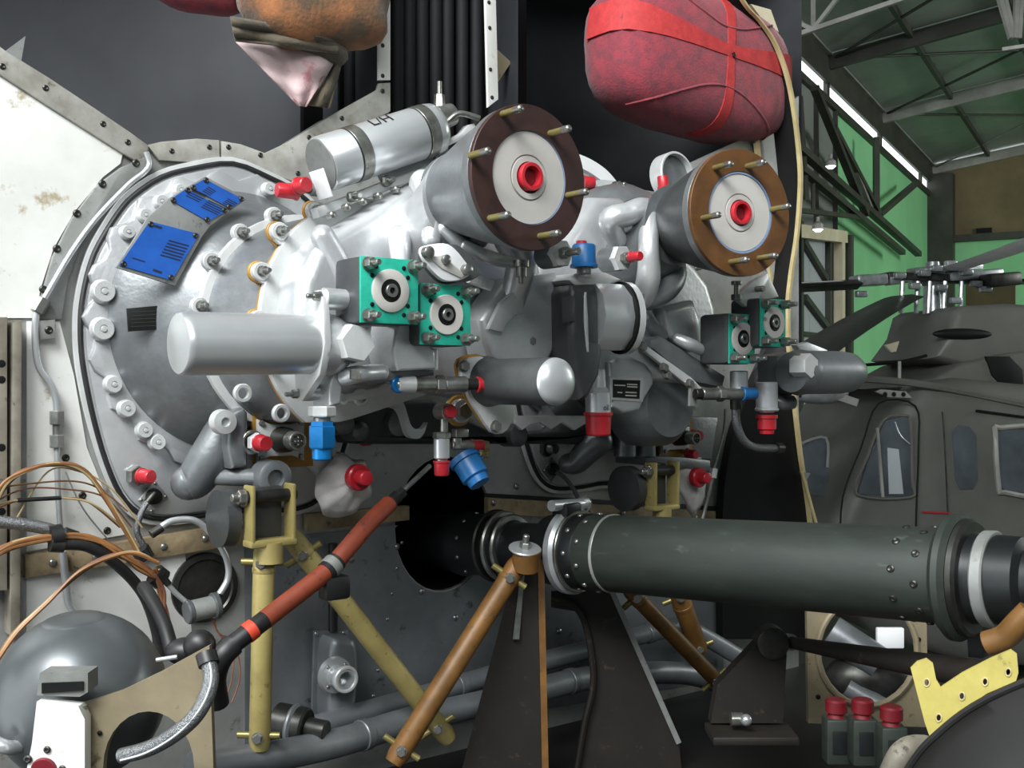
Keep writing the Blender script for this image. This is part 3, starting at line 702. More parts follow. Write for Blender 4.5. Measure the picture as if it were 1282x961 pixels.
tipsL = [onplane(x, y, LC + NL * .055, NL) for x, y in ((651, 136), (711, 161), (610, 189), (635, 269), (698, 292), (733, 240))]
input_housing(LC, NL, LR, 'gasketb', tipsL, .093, 'L')
a2 = math.radians(29); NR = V((math.sin(a2), -math.cos(a2), 0))
RC = D(928, 266, 2.64); RR = .149
tipsR = [onplane(x, y, RC + NR * .055, NR) for x, y in ((914, 205), (955, 203), (986, 258), (970, 320), (934, 325), (899, 269))]
input_housing(RC, NR, RR, 'gasketo', tipsR, .092, 'R')
def plug(c, nrm, r, lab):
    t = thing('red_plug', lab, 'plug', c - nrm * .02, 'red plugs in the engine inputs')
    MB().lathe(c - nrm * .012, nrm, [(-.012, r * .8), (.0, r * .86), (.002, r * 1.0), (.018, r * 1.0), (.021, r * .95), (.021, r * .72), (.004, r * .66)], 32, cap1=False).build('plug_rim', 'red', t)
    MB().lathe(c - nrm * .012, nrm, [(-.004, r * .68), (.006, r * .66), (.007, r * .3)], 24).build('plug_core', 'reddeep', t)
plug(LC - NL * .003 + U * .002 + Z * .002, NL, .0285, 'red plastic plug in the large left disc with dark brown gasket')
plug(RC - NR * .003, NR, .0285, 'red plastic plug in the right disc with ochre brown gasket')

# big neck of the left input: conical casting down into the front casing
def caps(name, pts, r, m='cast', seg=18, sm=6):
    P = smooth(pts, sm); rr = r
    if isinstance(r, (list, tuple)):
        L = len(P); rr = []
        for i in range(L):
            k = i / (L - 1) * (len(r) - 1); j = min(int(k), len(r) - 2); rr.append(r[j] + (r[j + 1] - r[j]) * (k - j))
    else: rr = [r] * len(P)
    mb = MB().tube(P, rr, seg)
    mb.ball(P[0], rr[0], seg=16).ball(P[-1], rr[-1], seg=16)
    return mb.build(name, m, gb, 50)
MB().loops([circ(.04, .30, .11, .42, 40), circ(.035, .34, .105, .5, 40), circ(.03, .40, .1, .58, 40)]).build('input_neck', 'cast', gb)
RN = [[mir(p) for p in circ(.04, .30, .11, .42, 40)], [mir(p) for p in circ(.035, .34, .105, .5, 40)], [mir(p) for p in circ(.03, .40, .1, .58, 40)]]
MB().loops(RN).build('input_neck', 'castd', gb)
# ribs and domed bosses on the left front casing
caps('rib', [fw(404, 296, .435), fw(436, 356, .445), fw(452, 390, .445)], .026)
caps('rib', [fw(500, 296, .5), fw(502, 330, .53)], [.026, .02])
caps('rib', [fw(530, 230, .5), fw(542, 270, .55), fw(540, 300, .56)], [.032, .028, .022])
caps('rib', [fw(556, 286, .58), fw(590, 318, .6)], [.017, .014])
caps('rib', [fw(582, 308, .6), fw(612, 322, .62), fw(650, 330, .6)], [.014, .016, .012])
caps('rib', [fw(640, 300, .56), fw(652, 330, .56), fw(640, 380, .52)], [.04, .035, .03])
caps('rib', [fw(600, 300, .6), fw(600, 270, .66)], [.02, .022], 'castd')
# cast number block and torn seal plate
NPC = fw(600, 353, .574)
nb_ = MB().prism(fws([(584, 346), (590, 342), (616, 352), (612, 364), (584, 354)], .56), N * .012, bev=.003).build('number_pad', 'machined', gb)
MB().prism(fws([(608, 412), (622, 380), (645, 360), (665, 348), (662, 362), (652, 378), (652, 392), (640, 396), (630, 406), (626, 416)], .545), N * .012, bev=.003).build('cast_web', 'machined', gb)
MB().gp([(575, 400), (620, 350), (700, 340), (700, 430), (670, 480), (590, 450)], .46, .08, bev=.02, seg=3).build('centre_casing', 'cast', gb)
# drain bolt under the left disc
db = MB(); p = fw(653, 333, .66)
db.lathe(p + Z * .012, -Z, [(0, .018), (.014, .018), (.014, .012), (.035, .012), (.035, .007), (.05, .006)], 16).build('drain_bolt', 'steel', gb)

# right front casing details: looping S-shaped oil passage and domes
caps('oil_passage', [fw(772, 300, .5), fw(764, 275, .52), (fw(786, 268, .54)), fw(802, 262, .55), fw(818, 262, .54)], [.026, .03, .03, .03, .024], 'cast')
caps('oil_passage', [fw(812, 272, .56), fw(812, 310, .58), fw(812, 345, .57), fw(806, 372, .54)], [.024, .026, .03, .03], 'cast')
caps('oil_passage', [fw(845, 322, .52), fw(846, 345, .54), fw(835, 362, .55), fw(812, 374, .54)], [.024, .028, .03, .03], 'castd')
caps('rib', [fw(838, 309, .52), fw(842, 312, .54)], .015, 'castd')
caps('rib', [fw(848, 424, .5), fw(862, 430, .52), fw(878, 438, .52)], [.014, .017, .015], 'cast')
caps('rib', [fw(795, 370, .46), fw(812, 400, .48), fw(828, 420, .48)], .018, 'castd')
MB().gp([(815, 385), (868, 375), (880, 400), (878, 440), (840, 430), (822, 420)], .44, .05, bev=.02, seg=3).build('centre_casing', 'cast', gb)
# drum edge with bolts seen right of the left disc
rdc = fw(790, 320, .36)
MB().lathe(rdc - N * .08, N, [(0, rp(rdc, 92)), (.06, rp(rdc, 92)), (.1, rp(rdc, 84)), (.13, rp(rdc, 70))], 48).build('right_drum', 'castd', gb)
rfl = MB().lathe(rdc - N * .1, N, [(0, rp(rdc, 100)), (.016, rp(rdc, 100)), (.018, rp(rdc, 97))], 60).build('right_drum_flange', 'machined', gb)
for px, py in ((721, 290), (738, 253), (770, 233), (726, 274), (752, 244)): inst(STUD, 'stud', scaled(fw(px, py, .32), N, .012, .022), rfl)
# dark rails under the right casing
MB().gp([(797, 425), (815, 420), (910, 470), (905, 486), (860, 478), (800, 436)], .46, .05, bev=.012).build('lower_rail', 'castd', gb)
MB().prism(fws([(795, 432), (800, 428), (862, 472), (880, 490), (872, 494)], .52), N * .01, bev=.003).build('lower_rail_edge', 'machined', gb)
for px, py in ((803, 434), (830, 460), (834, 470), (862, 480)): inst(BOLTH, 'bolt', scaled(fw(px, py, .53), N, .011, .014), gb)
dkp = fw(830, 505, .4)
MB().lathe(dkp - N * .1, N, [(0, .12), (.1, .115), (.13, .09)], 36).build('lower_drum', 'castd', gb)

# lower casing and elbows below the flanges
for side in (0, 1):
    f = (lambda p: p) if side == 0 else mir
    el = [f(fw(280, 545, .16)), f(fw(262, 575, .15)), f(fw(246, 598, .13)), f(fw(236, 604, .12))]
    if side: el = [fw(750, 552, .2), fw(735, 565, .17), fw(722, 578, .14), fw(712, 580, .12)]
    caps('drain_elbow', el, [.048, .048, .044, .04] if side == 0 else [.04, .038, .034, .03], 'castd')
MB().gp([(262, 516), (300, 510), (312, 516), (312, 585), (270, 587), (258, 560)], .12, .12, bev=.02, seg=3).build('lower_casing', 'castd', gb)
MB().gp([(300, 512), (392, 512), (398, 584), (306, 586)], .12, .05, bev=.01).build('lower_casing', 'castd', gb)
bl = fw(281, 528, .25); MB().lathe(bl - N * .02, N, [(0, rp(bl, 16)), (.026, rp(bl, 15)), (.028, rp(bl, 6)), (.02, rp(bl, 5)), (.02, .001)], 24).build('plug_boss', 'machined', gb)
MB().prism(fws([(314, 520), (388, 518), (390, 583), (316, 584)], .2), N * .008).build('gold_gasket', 'goldg', gb)
MB().prism(fws([(426, 494), (450, 489), (470, 485), (488, 473), (493, 480), (476, 494), (450, 500), (428, 503)], .36), N * .014, bev=.003).build('lower_flange_edge', 'machined', gb)
for px, py in ((350, 517), (450, 497), (302, 492)):
    c = fw(px, py, .362); MB().ring(c, N, .012, .02, 0, .012, 24).build('flange_ear', 'machined', gb)
# gooseneck hook under the centre left
hk = [fw(x, y, .3) for x, y in ((470, 486), (482, 502), (494, 506), (500, 515), (506, 535), (512, 542), (522, 542), (528, 534))]
MB().ribbon(smooth(hk, 4), Z * .022 + U * .008, N * .02).build('cast_hook', 'machined', gb)
# lower centre cavity: castings between the two halves, coloured dark for the cavity's shade
MB().gp([(400, 505), (470, 500), (520, 500), (560, 520), (610, 545), (700, 540), (760, 520), (840, 520), (840, 560), (700, 556), (520, 556), (420, 556)], .06, .12, bev=.02, seg=3).build('lower_cavity', 'castx', gb)
for px, py, r in ((432, 530, 14), (452, 540, 12), (500, 530, 16), (650, 545, 14)):
    c = fw(px, py, .2); MB().lathe(c - N * .06, N, [(0, rp(c, r * 1.1)), (.06, rp(c, r)), (.07, rp(c, r * .5))], 18).build('plug_boss', 'castd', gb)
lp = smooth([fw(395, 565, .14), fw(405, 580, .15), fw(412, 592, .16)], 5)
caps('drain_elbow', [fw(385, 560, .16), fw(402, 580, .16), fw(415, 592, .16)], [.034, .032, .028], 'cast')
# right lower casing with standing cylinders
for px, r in ((782, 14), (808, 13)):
    MB().cyl(fw(px, 572, .22), fw(px, 510, .22), rp(fw(px, 540, .22), r), seg=20, bev=.004).build('lower_column', 'castd', gb)
MB().gp([(770, 570), (838, 572), (890, 576), (890, 590), (770, 582)], .1, .13, bev=.006).build('lower_ledge', 'castd', gb)
for px in (786, 813): inst(BOLTH, 'bolt', scaled(fw(px, 586, .23), -Z, .012, .016), gb)
MB().gp([(822, 520), (900, 522), (890, 575), (820, 572)], .10, .05, bev=.008).build('lower_casing', 'castd', gb)
MB().prism(fws([(824, 522), (866, 524), (864, 572), (824, 570)], .17), N * .006).build('gold_gasket', 'goldg', gb)
# wavy lower joint edge under the centre
wv = [(640, 530), (650, 538), (660, 530), (672, 528), (686, 537), (700, 528), (716, 538), (732, 528), (732, 520), (640, 520)]
MB().prism(fws(wv, .34), N * .014, bev=.002).build('joint_edge', 'machined', gb)

# white arc of ring behind the left disc, and the round duct collar on top right
arc = smooth([fw(x, y, .1) for x, y in ((700, 196), (728, 206), (752, 222), (770, 245), (778, 262))], 6)
MB().ribbon(arc, Z * .034 + U * .02, N * .02).build('duct_ring', 'paper', gb)
oc = fw(843, 222, .22)
MB().ring(oc - N * .03, (N + Z * .1), rp(oc, 27), rp(oc, 30), 0, .05, 32).build('duct_collar', 'machined', gb)
MB().lathe(oc - N * .02, (N + Z * .1), [(0, rp(oc, 27)), (.02, rp(oc, 27))], 32).build('duct_disc', 'castd', gb)
# ================================================================== COMPONENTS ON THE GEARBOX
def stack(parent, p0, d, segs, seg=20, base='fitting'):
    """segs: (name, t0, t1, r0, r1, material, sides) along direction d from p0, metres"""
    out = []
    for nm, t0, t1, r0, r1, m, sides in segs:
        b = min(r0, r1) * .1
        o = MB().lathe(p0, d, [(t0, r0 - b), (t0 + b, r0), (t1 - b, r1), (t1, r1 - b)], sides or seg).build(nm, m, parent)
        out.append(o)
    return out
# ---- left oil filter canister
pl, pr = fw(222, 430, .56), fw(392, 431, .56); d = (pl - pr).normalized(); L = (pl - pr).length; r = rp(fw(300, 430, .56), 39)
t = thing('oil_filter', 'large silver oil filter canister lying left of the green pads', 'filter', (pl + pr) / 2 - Z * r, 'oil filter canisters')
MB().lathe(pr, d, [(0, r * 1.02), (.012, r), (L * .95, r), (L * .985, r * .975), (L * .995, r * .93), (L * .995, r * .9), (L * 1.008, r * .6), (L * 1.014, .001)], 48).build('canister', 'silver', t)
fo = MB().prism([pr + N * a_ + Z * b_ - d * .004 for a_, b_ in ((.04, .105), (.056, .09), (.066, .0), (.045, -.06), (-.025, -.11), (-.048, -.11), (-.058, -.085), (-.066, 0), (-.045, .06), (.022, .104))], d * .014, bev=.002).build('filter_flange', 'machined', t)
MB().lathe(pr, -d, [(0, r * 1.06), (.03, r * 1.08), (.055, r * .95), (.075, r * .7)], 40).build('filter_head', 'cast', t)
for a_, b_ in ((.044, .092), (-.046, -.098)): inst(STUD, 'stud', scaled(pr + N * a_ + Z * b_ + d * .008, d, .009, .016), fo)
stack(t, pr + N * .04 + Z * .088, -d, [('head_arm', 0, .06, .022, .02, 'cast', 0)])
stack(t, pr - N * .046 - Z * .094, -d, [('head_arm', 0, .04, .019, .019, 'cast', 0)])
MB().gp([(408, 400), (422, 400), (430, 470), (424, 506), (392, 508), (392, 480), (406, 460)], .5, .07, bev=.018, seg=3).build('filter_neck', 'cast', t)
inst(BOSS, 'drilled_lug', scaled(fw(428, 500, .52), N, .011, .012), t)
for (px, py, txt) in ((325, 400, ''),):
    pass
# ---- hexagon plug between filter and pads
c = fw(449, 429, .64); t = thing('hex_plug', 'big silver hexagon plug between left filter and green pads', 'plug', c - N * .06)
MB().lathe(c - N * .03, N, [(0, rp(c, 25)), (.024, rp(c, 25)), (.03, rp(c, 23.5))], 6, rot=.35).build('hex_head', 'machined', t)
MB().lathe(c - N * .07, N, [(0, rp(c, 26)), (.038, rp(c, 26)), (.04, rp(c, 24))], 28).build('collar', 'castd', t)
MB().lathe(fw(444, 462, .62), -Z, [(0, .01), (.02, .01), (.021, .004)], 6).build('lock_pin', 'steel', t)
# valve body to the right of the plug and below the pads
t = thing('control_valve', 'smooth silver valve block below the two left green pads', 'valve', fw(500, 460, .52))
MB().gp([(468, 402), (520, 402), (536, 414), (538, 434), (545, 436), (546, 462), (470, 464), (460, 440)], .5, .1, bev=.025, seg=4).build('block', 'cast', t)
MB().cyl(fw(541, 463, .58), fw(541, 436, .58), .014, seg=16).build('column', 'cast', t)
MB().gp([(430, 460), (545, 460), (545, 470), (500, 474), (440, 482), (425, 474)], .49, .08, bev=.008).build('lower_lip', 'castd', t)
MB().tube(smooth([fw(430, 472, .57), fw(450, 468, .6), fw(478, 466, .57)], 6), .018, 12).build('cast_bulge', 'cast', t)

# ---- green mounting pads
def pad(c_px, w, hgt, h, lab, dark=False, skew=0.0):
    c = fw(*c_px, h); r_ = rp(c, 1.0)
    sw_ = w * r_ / .83; sh = hgt * r_
    t = thing('mounting_pad', lab, 'mounting pad', c - N * .1 - Z * sh / 2, 'teal gasket mounting pads')
    fr = frame(c, N, U)
    MB().box(frame(c - N * .055, N, U), (sw_ * 1.02, sh * 1.02, .1), .012).build('pad_block', 'castx', t)  # dark casting colour stands in for the ribbed shadows behind the pads
    gk = MB().box(frame(c - N * .002, N, U), (sw_, sh, .006), .0012).build('gasket', 'teal', t)
    MB().lathe(c, N, [(0, sh * .33), (.005, sh * .33), (.006, sh * .32), (.006, sh * .18), (.002, sh * .175)], 36, cap1=False).build('centre_disc', 'cover', t)
    b = MB().lathe(c + N * .001, N, [(0, sh * .18), (.0045, sh * .175), (.0045, sh * .12)], 24).build('bore', 'black', t)
    MB().ring(c + N * .002, N, sh * .05, sh * .105, 0, .009, 20, .001).build('splined_sleeve', 'steel', t)
    for a, bb in ((-1, -1), (-1, 1), (1, -1), (1, 1)):
        p = c + U * a * sw_ * .39 + Z * bb * sh * .39
        inst(STUD, 'stud', scaled(p + N * .002, N, .0115, .024), gk)
        q = c + U * a * sw_ * .31 + Z * bb * sh * .22
        inst(HOLE, 'hole', scaled(q + N * .001, N, .0045, .02), gk)
        q = c + U * a * sw_ * .24 + Z * bb * sh * .36
        inst(HOLE, 'hole', scaled(q + N * .001, N, .0045, .02), gk)
pad((488, 364), 70, 82, .66, 'teal square pad at upper left, beside the white oval cover')
pad((558, 394), 63, 76, .64, 'teal square pad below the white oval cover')
pad((929, 424), 40, 62, .62, 'teal square pad at lower right, beside the red capped drain')
pad((968, 404), 40, 60, .66, 'teal square pad furthest right under the right disc')

# ---- white oval cover
ov = [(524, 314), (530, 308), (552, 305), (566, 312), (582, 332), (587, 340), (584, 345), (572, 351), (554, 352), (540, 342), (528, 326)]
c = fw(556, 330, .66); t = thing('oval_cover', 'white oval cover plate with two bolts above the green pads', 'cover plate', c - N * .03)
MB().prism(smooth(fws(ov, .655), 3, True), N * .012, bev=.003).build('plate', 'paper', t)
MB().prism(smooth(fws([(x - 2, y + 3) for x, y in ov], .60), 3, True), N * .05, bev=.002).build('block', 'castd', t)
MB().prism(fws([(535, 322), (552, 320), (582, 344), (576, 348), (552, 336)], .667), N * .004, bev=.001).build('raised_rib', 'cover', t)
for px, py in ((533, 316), (582, 338)): inst(PIN, 'bolt', scaled(fw(px, py, .667), N, .012, .016), t)
inst(PIN, 'pin', scaled(fw(556, 325, .668), N, .01, .012), t)

# ---- centre starter canister (dark drum with pale domed end)
t = thing('starter_drum', 'dark drum with a pale domed end at the gearbox centre', 'drum', fw(640, 500, .5))
fl_ = [(576, 452), (598, 446), (618, 458), (640, 500), (636, 530), (626, 542), (612, 540), (598, 520), (585, 500), (574, 470)]
MB().prism(smooth(fws(fl_, .565), 2, True), N * .012, bev=.003).build('drum_flange', 'machined', t)
MB().prism(smooth(fws([(x - 5, y - 3) for x, y in fl_], .556), 2, True), N * .008).build('drum_gasket', 'goldg', t)
c1 = fw(695, 477.5, .80); c0 = c1 - N * .235; r = rp(c1, 30.5)
MB().lathe(c0, N, [(0, r * 1.15), (.02, r * 1.08), (.04, r), (.232, r), (.236, r * .97), (.236, .001)], 44).build('drum_body', 'castx', t)
MB().lathe(c1 + N * .001, N, [(0, r * .99), (.006, r * .96), (.014, r * .8), (.02, r * .5), (.022, .001)], 44).build('domed_end', 'silver', t)
for px, py in ((580, 458), (620, 534)): inst(BOLTH, 'bolt', scaled(fw(px, py, .577), N, .012, .012), t)

# ---- central pump
t = thing('oil_pump', 'dark grey pump body with pale flanged end in the middle', 'pump', fw(735, 450, .5))
MB().gp([(676, 366), (684, 356), (742, 356), (752, 380), (756, 440), (750, 470), (722, 498), (704, 500), (690, 470), (678, 430)], .5, .11, bev=.022, seg=4).build('pump_body', 'castx', t)
MB().prism(fws([(702, 372), (718, 370), (718, 402), (704, 404)], .608), N * .005, bev=.002).build('body_recess', 'castx', t)
MB().tube([fw(731, 366, .605), fw(733, 400, .61), fw(734, 440, .605)], .006, 10).build('body_edge', 'cast', t)
MB().gp([(676, 350), (700, 341), (752, 341), (782, 350), (752, 357), (690, 358)], .5, .1, bev=.01).build('top_plate', 'machined', t)
pc0 = fw(738, 396, .58); r = rp(pc0, 44)
MB().lathe(pc0, U, [(0, r), (.085, r), (.095, r * .98)], 10, rot=.31, sy=.7).build('end_section', 'silver', t)
MB().lathe(pc0 + U * .095, U, [(0, r * 1.06), (.008, r * 1.06)], 28, sy=.75).build('end_gasket', 'black', t)
MB().lathe(pc0 + U * .103, U, [(0, r * 1.06), (.02, r * 1.06), (.022, r * 1.03)], 28, sy=.75).build('end_flange', 'machined', t)
for k in range(8):
    a = 2 * math.pi * k / 8
    inst(BOLTH, 'bolt', scaled(pc0 + U * .125 + Z * r * .9 * math.cos(a) + N * r * .62 * math.sin(a), U, .009, .014), t)
# side lug with bolt
MB().prism(fws([(652, 418), (664, 414), (676, 420), (678, 446), (664, 450), (654, 442)], .5), N * .03, bev=.006).build('side_lug', 'machined', t)
inst(BOLTH, 'bolt', scaled(fw(664, 427, .53), N, .011, .012), t)

# ---- oil drain chute with plate
t = thing('oil_drain_sump', 'pale sump casting carrying a black data plate, low centre', 'sump', fw(780, 490, .4))
MB().gp([(748, 452), (760, 446), (782, 446), (806, 454), (818, 466), (820, 480), (806, 498), (796, 514), (770, 518), (752, 510)], .42, .05, bev=.012, seg=3).build('sump_casting', 'cast', t)
c = fw(784, 486, .475)
MB().prism(fws([(762, 471), (804, 473), (803, 503), (762, 500)], .468), N * .006, bev=.001).build('plate_frame', 'machined', t)
MB().prism(fws([(767, 475), (801, 476), (800, 499), (767, 497)], .474), N * .002).build('data_plate', 'plateb', t)
for x0, x1, y in ((769, 783, 481), (785, 798, 480), (785, 798, 483), (773, 779, 490), (783, 797, 490), (783, 797, 494)):
    MB().prism(fws([(x0, y), (x1, y + .6), (x1, y + 2.2), (x0, y + 1.6)], .4762), N * .0003).build('print_line', 'printw', t)
# drain tube with big red cap
t = thing('oil_filler_tube', 'pale metal tube marked oil above the big red cap', 'tube', fw(749, 518, .5))
pt_ = fw(748, 462, .5); pb = fw(749, 518, .5); dd = (pb - pt_).normalized(); L = (pb - pt_).length; q = rp(pt_, 1)
stack(t, pt_, dd, [('neck', 0, L * .42, 10 * q, 11 * q, 'cast', 0), ('collar', L * .4, L * .52, 12 * q, 15 * q, 'cast', 0), ('sleeve', L * .5, L, 16 * q, 16 * q, 'silver', 0)])
MB().prism(fws([(757, 490), (761, 490), (762, 506), (757, 506)], .525), N * .003).build('slot', 'black', t)
def text(txt, c, xdir, ydir, size, m, parent, name='lettering'):
    cu = bpy.data.curves.new('txt', 'FONT'); cu.body = txt; cu.size = size; cu.align_x = 'CENTER'; cu.align_y = 'CENTER'; cu.extrude = .0002
    to = bpy.data.objects.new('txt', cu); COL.objects.link(to)
    dg = bpy.context.evaluated_depsgraph_get(); me = bpy.data.meshes.new_from_object(to.evaluated_get(dg))
    bpy.data.objects.remove(to); bpy.data.curves.remove(cu)
    me.materials.clear(); me.materials.append(MT[m])
    z = xdir.cross(ydir).normalized(); x = xdir.normalized(); y = z.cross(x)
    M_ = M4(((x.x, y.x, z.x, c.x), (x.y, y.y, z.y, c.y), (x.z, y.z, z.z, c.z), (0, 0, 0, 1)))
    return inst(me, name, M_, parent)
ax = (pb - pt_).normalized(); cc = fw(748, 510, .5)
text('oil', cc + N * (16 * q + .0006), U, Z, .02, 'plateb', t)

text('15000', NPC, (fw(616, 358, .574) - fw(586, 348, .574)), Z, .022, 'machined', gb, 'cast_number')
# ---- upper silver accumulator cylinder
p0 = fw(402, 206, .40); p1 = fw(546, 160, .40); d = (p1 - p0).normalized(); L = (p1 - p0).length; r = rp(p0, 35)
t = thing('accumulator_cylinder', 'silver cylinder with two metal bands lying above the left gearbox', 'cylinder', (p0 + p1) / 2 - Z * r)
MB().lathe(p0, d, [(0, r * .95), (.004, r), (L - .02, r), (L - .006, r * .96), (L, r * .85), (L + .004, r * .5)], 48).build('cylinder_body', 'silver', t)
MB().lathe(p0 - d * .001, -d, [(0, r * .93), (.001, r * .92)], 40).build('end_face', 'grey', t)
for k in (.27, .86):
    MB().ring(p0 + d * L * k, d, r * 1.0, r * 1.025, -.014, .014, 48, .001).build('band', 'steel', t)
    MB().ring(p0 + d * (L * k - .018), d, r * 1.0, r * 1.012, 0, .004, 48, .0005).build('band_liner', 'rubber', t)
tp = frame(p0 - d * .006 + Z * -.042 + N * .01, -d, Z)
MB().box(tp, (.062, .06, .004), .001).build('paper_tag', 'paper', t)
mk = (p0 + d * L * .5); upv = (Z * .86 + N * .5); upv = (upv - d * upv.dot(d)).normalized(); 
text('L/H', mk + upv * (r + .0008), d, upv.cross(d), .04, 'plateb', t)
stack(t, p1 + Z * .02, d, [('end_fitting', 0, .05, .03, .026, 'steel', 0)])
stack(t, p1 + d * .01 + Z * .045, Z, [('bleed_screw', 0, .03, .014, .012, 'steel', 6), ('bleed_tip', .03, .06, .006, .006, 'steel', 0)])
MB().tube(smooth([fw(545, 158, .42), fw(560, 152, .43), fw(575, 142, .44), (fw(600, 148, .45))], 6), .007, 10).build('outlet_pipe', 'steel', t)
MB().prism(fws([(553, 178), (572, 168), (580, 158), (588, 156), (592, 164), (584, 172), (556, 184)], .42), N * .02, bev=.004).build('bracket_arm', 'machined', t)
MB().prism(fws([(470, 215), (540, 190), (556, 184), (556, 196), (520, 212), (476, 228)], .38), N * .02, bev=.004).build('saddle', 'castd', t)

# ---- right oil filter
pl, pr = fw(1012, 466, .62), fw(1068, 466, .62); d = (pr - pl).normalized(); L = (pr - pl).length; r = rp(fw(1030, 466, .62), 27)
t = thing('oil_filter', 'grey oil filter canister pointing right, beyond the right green pads', 'filter', (pl + pr) / 2 - Z * r, 'oil filter canisters')
MB().lathe(pl, d, [(-.02, r), (L * .7, r), (L * .9, r * .93), (L * 1.05, r * .7), (L * 1.08, .001)], 40).build('canister', 'silverd', t)
MB().lathe(pl - d * .015, -d, [(0, r * 1.0), (.03, r * 1.05), (.06, r * .9)], 32).build('filter_head', 'castd', t)
c = fw(1016, 458, .68); MB().lathe(c - N * .05, N, [(0, rp(c, 16)), (.045, rp(c, 16)), (.05, rp(c, 15))], 6).build('hex_plug', 'machined', t)
MB().gp([(948, 445), (1005, 440), (1008, 470), (985, 495), (950, 478)], .5, .09, bev=.025, seg=3).build('filter_neck', 'castd', t)
MB().tube(smooth([fw(985, 498, .54), fw(975, 505, .55), fw(992, 503, .56)], 5), .02, 12).build('cast_bulge', 'castd', t)
MB().prism(fws([(990, 432), (1005, 428), (1030, 438), (1028, 446), (1000, 446)], .58), N * .02, bev=.006).build('filter_flange', 'cast', t)
# ---- white T-handle bracket above the right pads
t = thing('vent_bracket', 'pale bracket with small vent fitting above the right teal pads', 'bracket', fw(930, 378, .6))
MB().prism(fws([(915, 372), (938, 352), (956, 342), (958, 350), (950, 364), (944, 378), (934, 388), (926, 382)], .6), N * .015, bev=.004).build('bracket_plate', 'machined', t)
MB().prism(fws([(945, 352), (957, 340), (972, 372), (950, 376)], .55), N * .01, bev=.003).build('side_plate', 'sheet', t)
stack(t, fw(922, 376, .63), Z, [('vent_base', 0, .016, .014, .014, 'steel', 6), ('vent_stem', .016, .04, .007, .007, 'steel', 0), ('vent_cap', .04, .05, .014, .014, 'steel', 0)])
stack(t, fw(945, 362, .61), N, [('bolt', 0, .03, .008, .008, 'steel', 0)])

# ---- data plates on the left bell housing
t = thing('warning_plate_bracket', 'grey bent bracket carrying two blue printed plates', 'bracket', fw(230, 290, .1))
MB().prism(fws([(144, 335), (184, 272), (210, 249), (256, 221), (308, 249), (262, 283), (252, 296), (218, 358)], .15), N * .006, bev=.0015).build('bracket_sheet', 'grey', t)
def blueplate(pts, h, lab):
    P = fws(pts, h); t = thing('data_plate', lab, 'plate', sum(P, V((0, 0, 0))) / len(P), 'blue printed plates')
    MB().prism(P, N * .002).build('plate', 'plate', t)
    c = sum(P, V((0, 0, 0))) / len(P)
    for p in P: inst(RIVETD, 'rivet', scaled(p.lerp(c, .1) + N * .002, N, .0065), t)
    return t
def lines(t, c0, c1, n, step, lw, m, h):
    a, b = V((*c0, 0)), V((*c1, 0))
    for k in range(n):
        o = V((*step, 0)) * k; e = (b - a).normalized(); w = V((-e.y, e.x, 0)) * lw
        q = [a + o, b + o, b + o + w, a + o + w]
        MB().prism([fw(v.x, v.y, h) for v in q], N * .0003).build('print_line', 'print', t)
t1 = blueplate([(149, 332), (187, 277), (249, 293), (215, 351)], .157, 'lower of the two blue plates, larger, with a dark text block')
lines(t1, (201, 318), (226, 325), 6, (2.1, -3.6), 1.7, 'print', .1592)
lines(t1, (192, 336), (203, 340), 1, (0, 0), 3, 'print', .1592)
lines(t1, (194, 281), (203, 284), 1, (0, 0), 3, 'print', .1592)
lines(t1, (166, 322), (182, 327), 1, (0, 0), 1.5, 'print', .1592)
t2 = blueplate([(213, 250), (233, 236), (284, 264), (260, 277)], .157, 'narrow blue strip plate just above the larger blue plate')
lines(t2, (233, 244), (250, 252), 5, (2.4, -1.9), 1.2, 'print', .1592)
lines(t2, (252, 258), (273, 268), 5, (2.2, -2.0), 1.2, 'print', .1592)
t3 = blueplate([(238, 234), (256, 224), (305, 250), (288, 261)], .157, 'topmost blue plate on the bracket beside the rim')
lines(t3, (254, 238), (264, 244), 4, (2.2, -1.6), 1.2, 'print', .1592)
lines(t3, (279, 253), (290, 259), 4, (2.2, -1.6), 1.2, 'print', .1592)
P = fws([(158, 386), (203, 382), (205, 412), (160, 415)], .115)
t = thing('data_plate', 'black data plate on the grey bell housing left of the filter', 'plate', P[3])
MB().prism(P, N * .003, bev=.001).build('plate', 'plateb', t)
for k in range(5):
    y = 390 + k * 4.6; MB().prism(fws([(164, y), (199 - 3 * (k % 2), y - 1.6), (199 - 3 * (k % 2), y - .9), (164, y + .7)], .1183), N * .0003).build('print_line', 'castx', t)

# ---- electrical connectors
def connector(c, lab, r=.03, m='steel'):
    t = thing('cannon_connector', lab, 'connector', c)
    fl3 = MB().prism([c + U * a * .058 + Z * b * .05 for a, b in ((-1, -1), (-.5, -.75), (.5, -.75), (1, -1), (1, .9), (.4, .7), (-.5, .75), (-1, .95))], N * .01, bev=.003).build('flange', 'machined', t)
    for a, b in ((-.85, -.8), (.85, -.8), (.85, .75), (-.85, .78)): inst(BOLTH, 'bolt', scaled(c + U * a * .058 + Z * b * .05 + N * .01, N, .006, .008), fl3)
    MB().lathe(c + N * .01, N, [(0, r), (.03, r * .92), (.05, r * .75)], 28).build('shell', 'steeld', t)
    sk = MB().lathe(c + N * .05, N, [(0, r * .72), (.04, r * .72), (.042, r * .68), (.042, r * .55), (.03, r * .5)], 28).build('socket', m, t)
    for a, b in ((-.3, 0), (.3, 0), (0, .3), (0, -.3), (0, 0)): inst(PIN, 'pin', scaled(c + N * .078 + U * a * r * .9 + Z * b * r * .9, N, .0022, .016), sk)
    return t
connector(fw(350, 550, .21), 'electrical connector on gold gasket under the left filter')
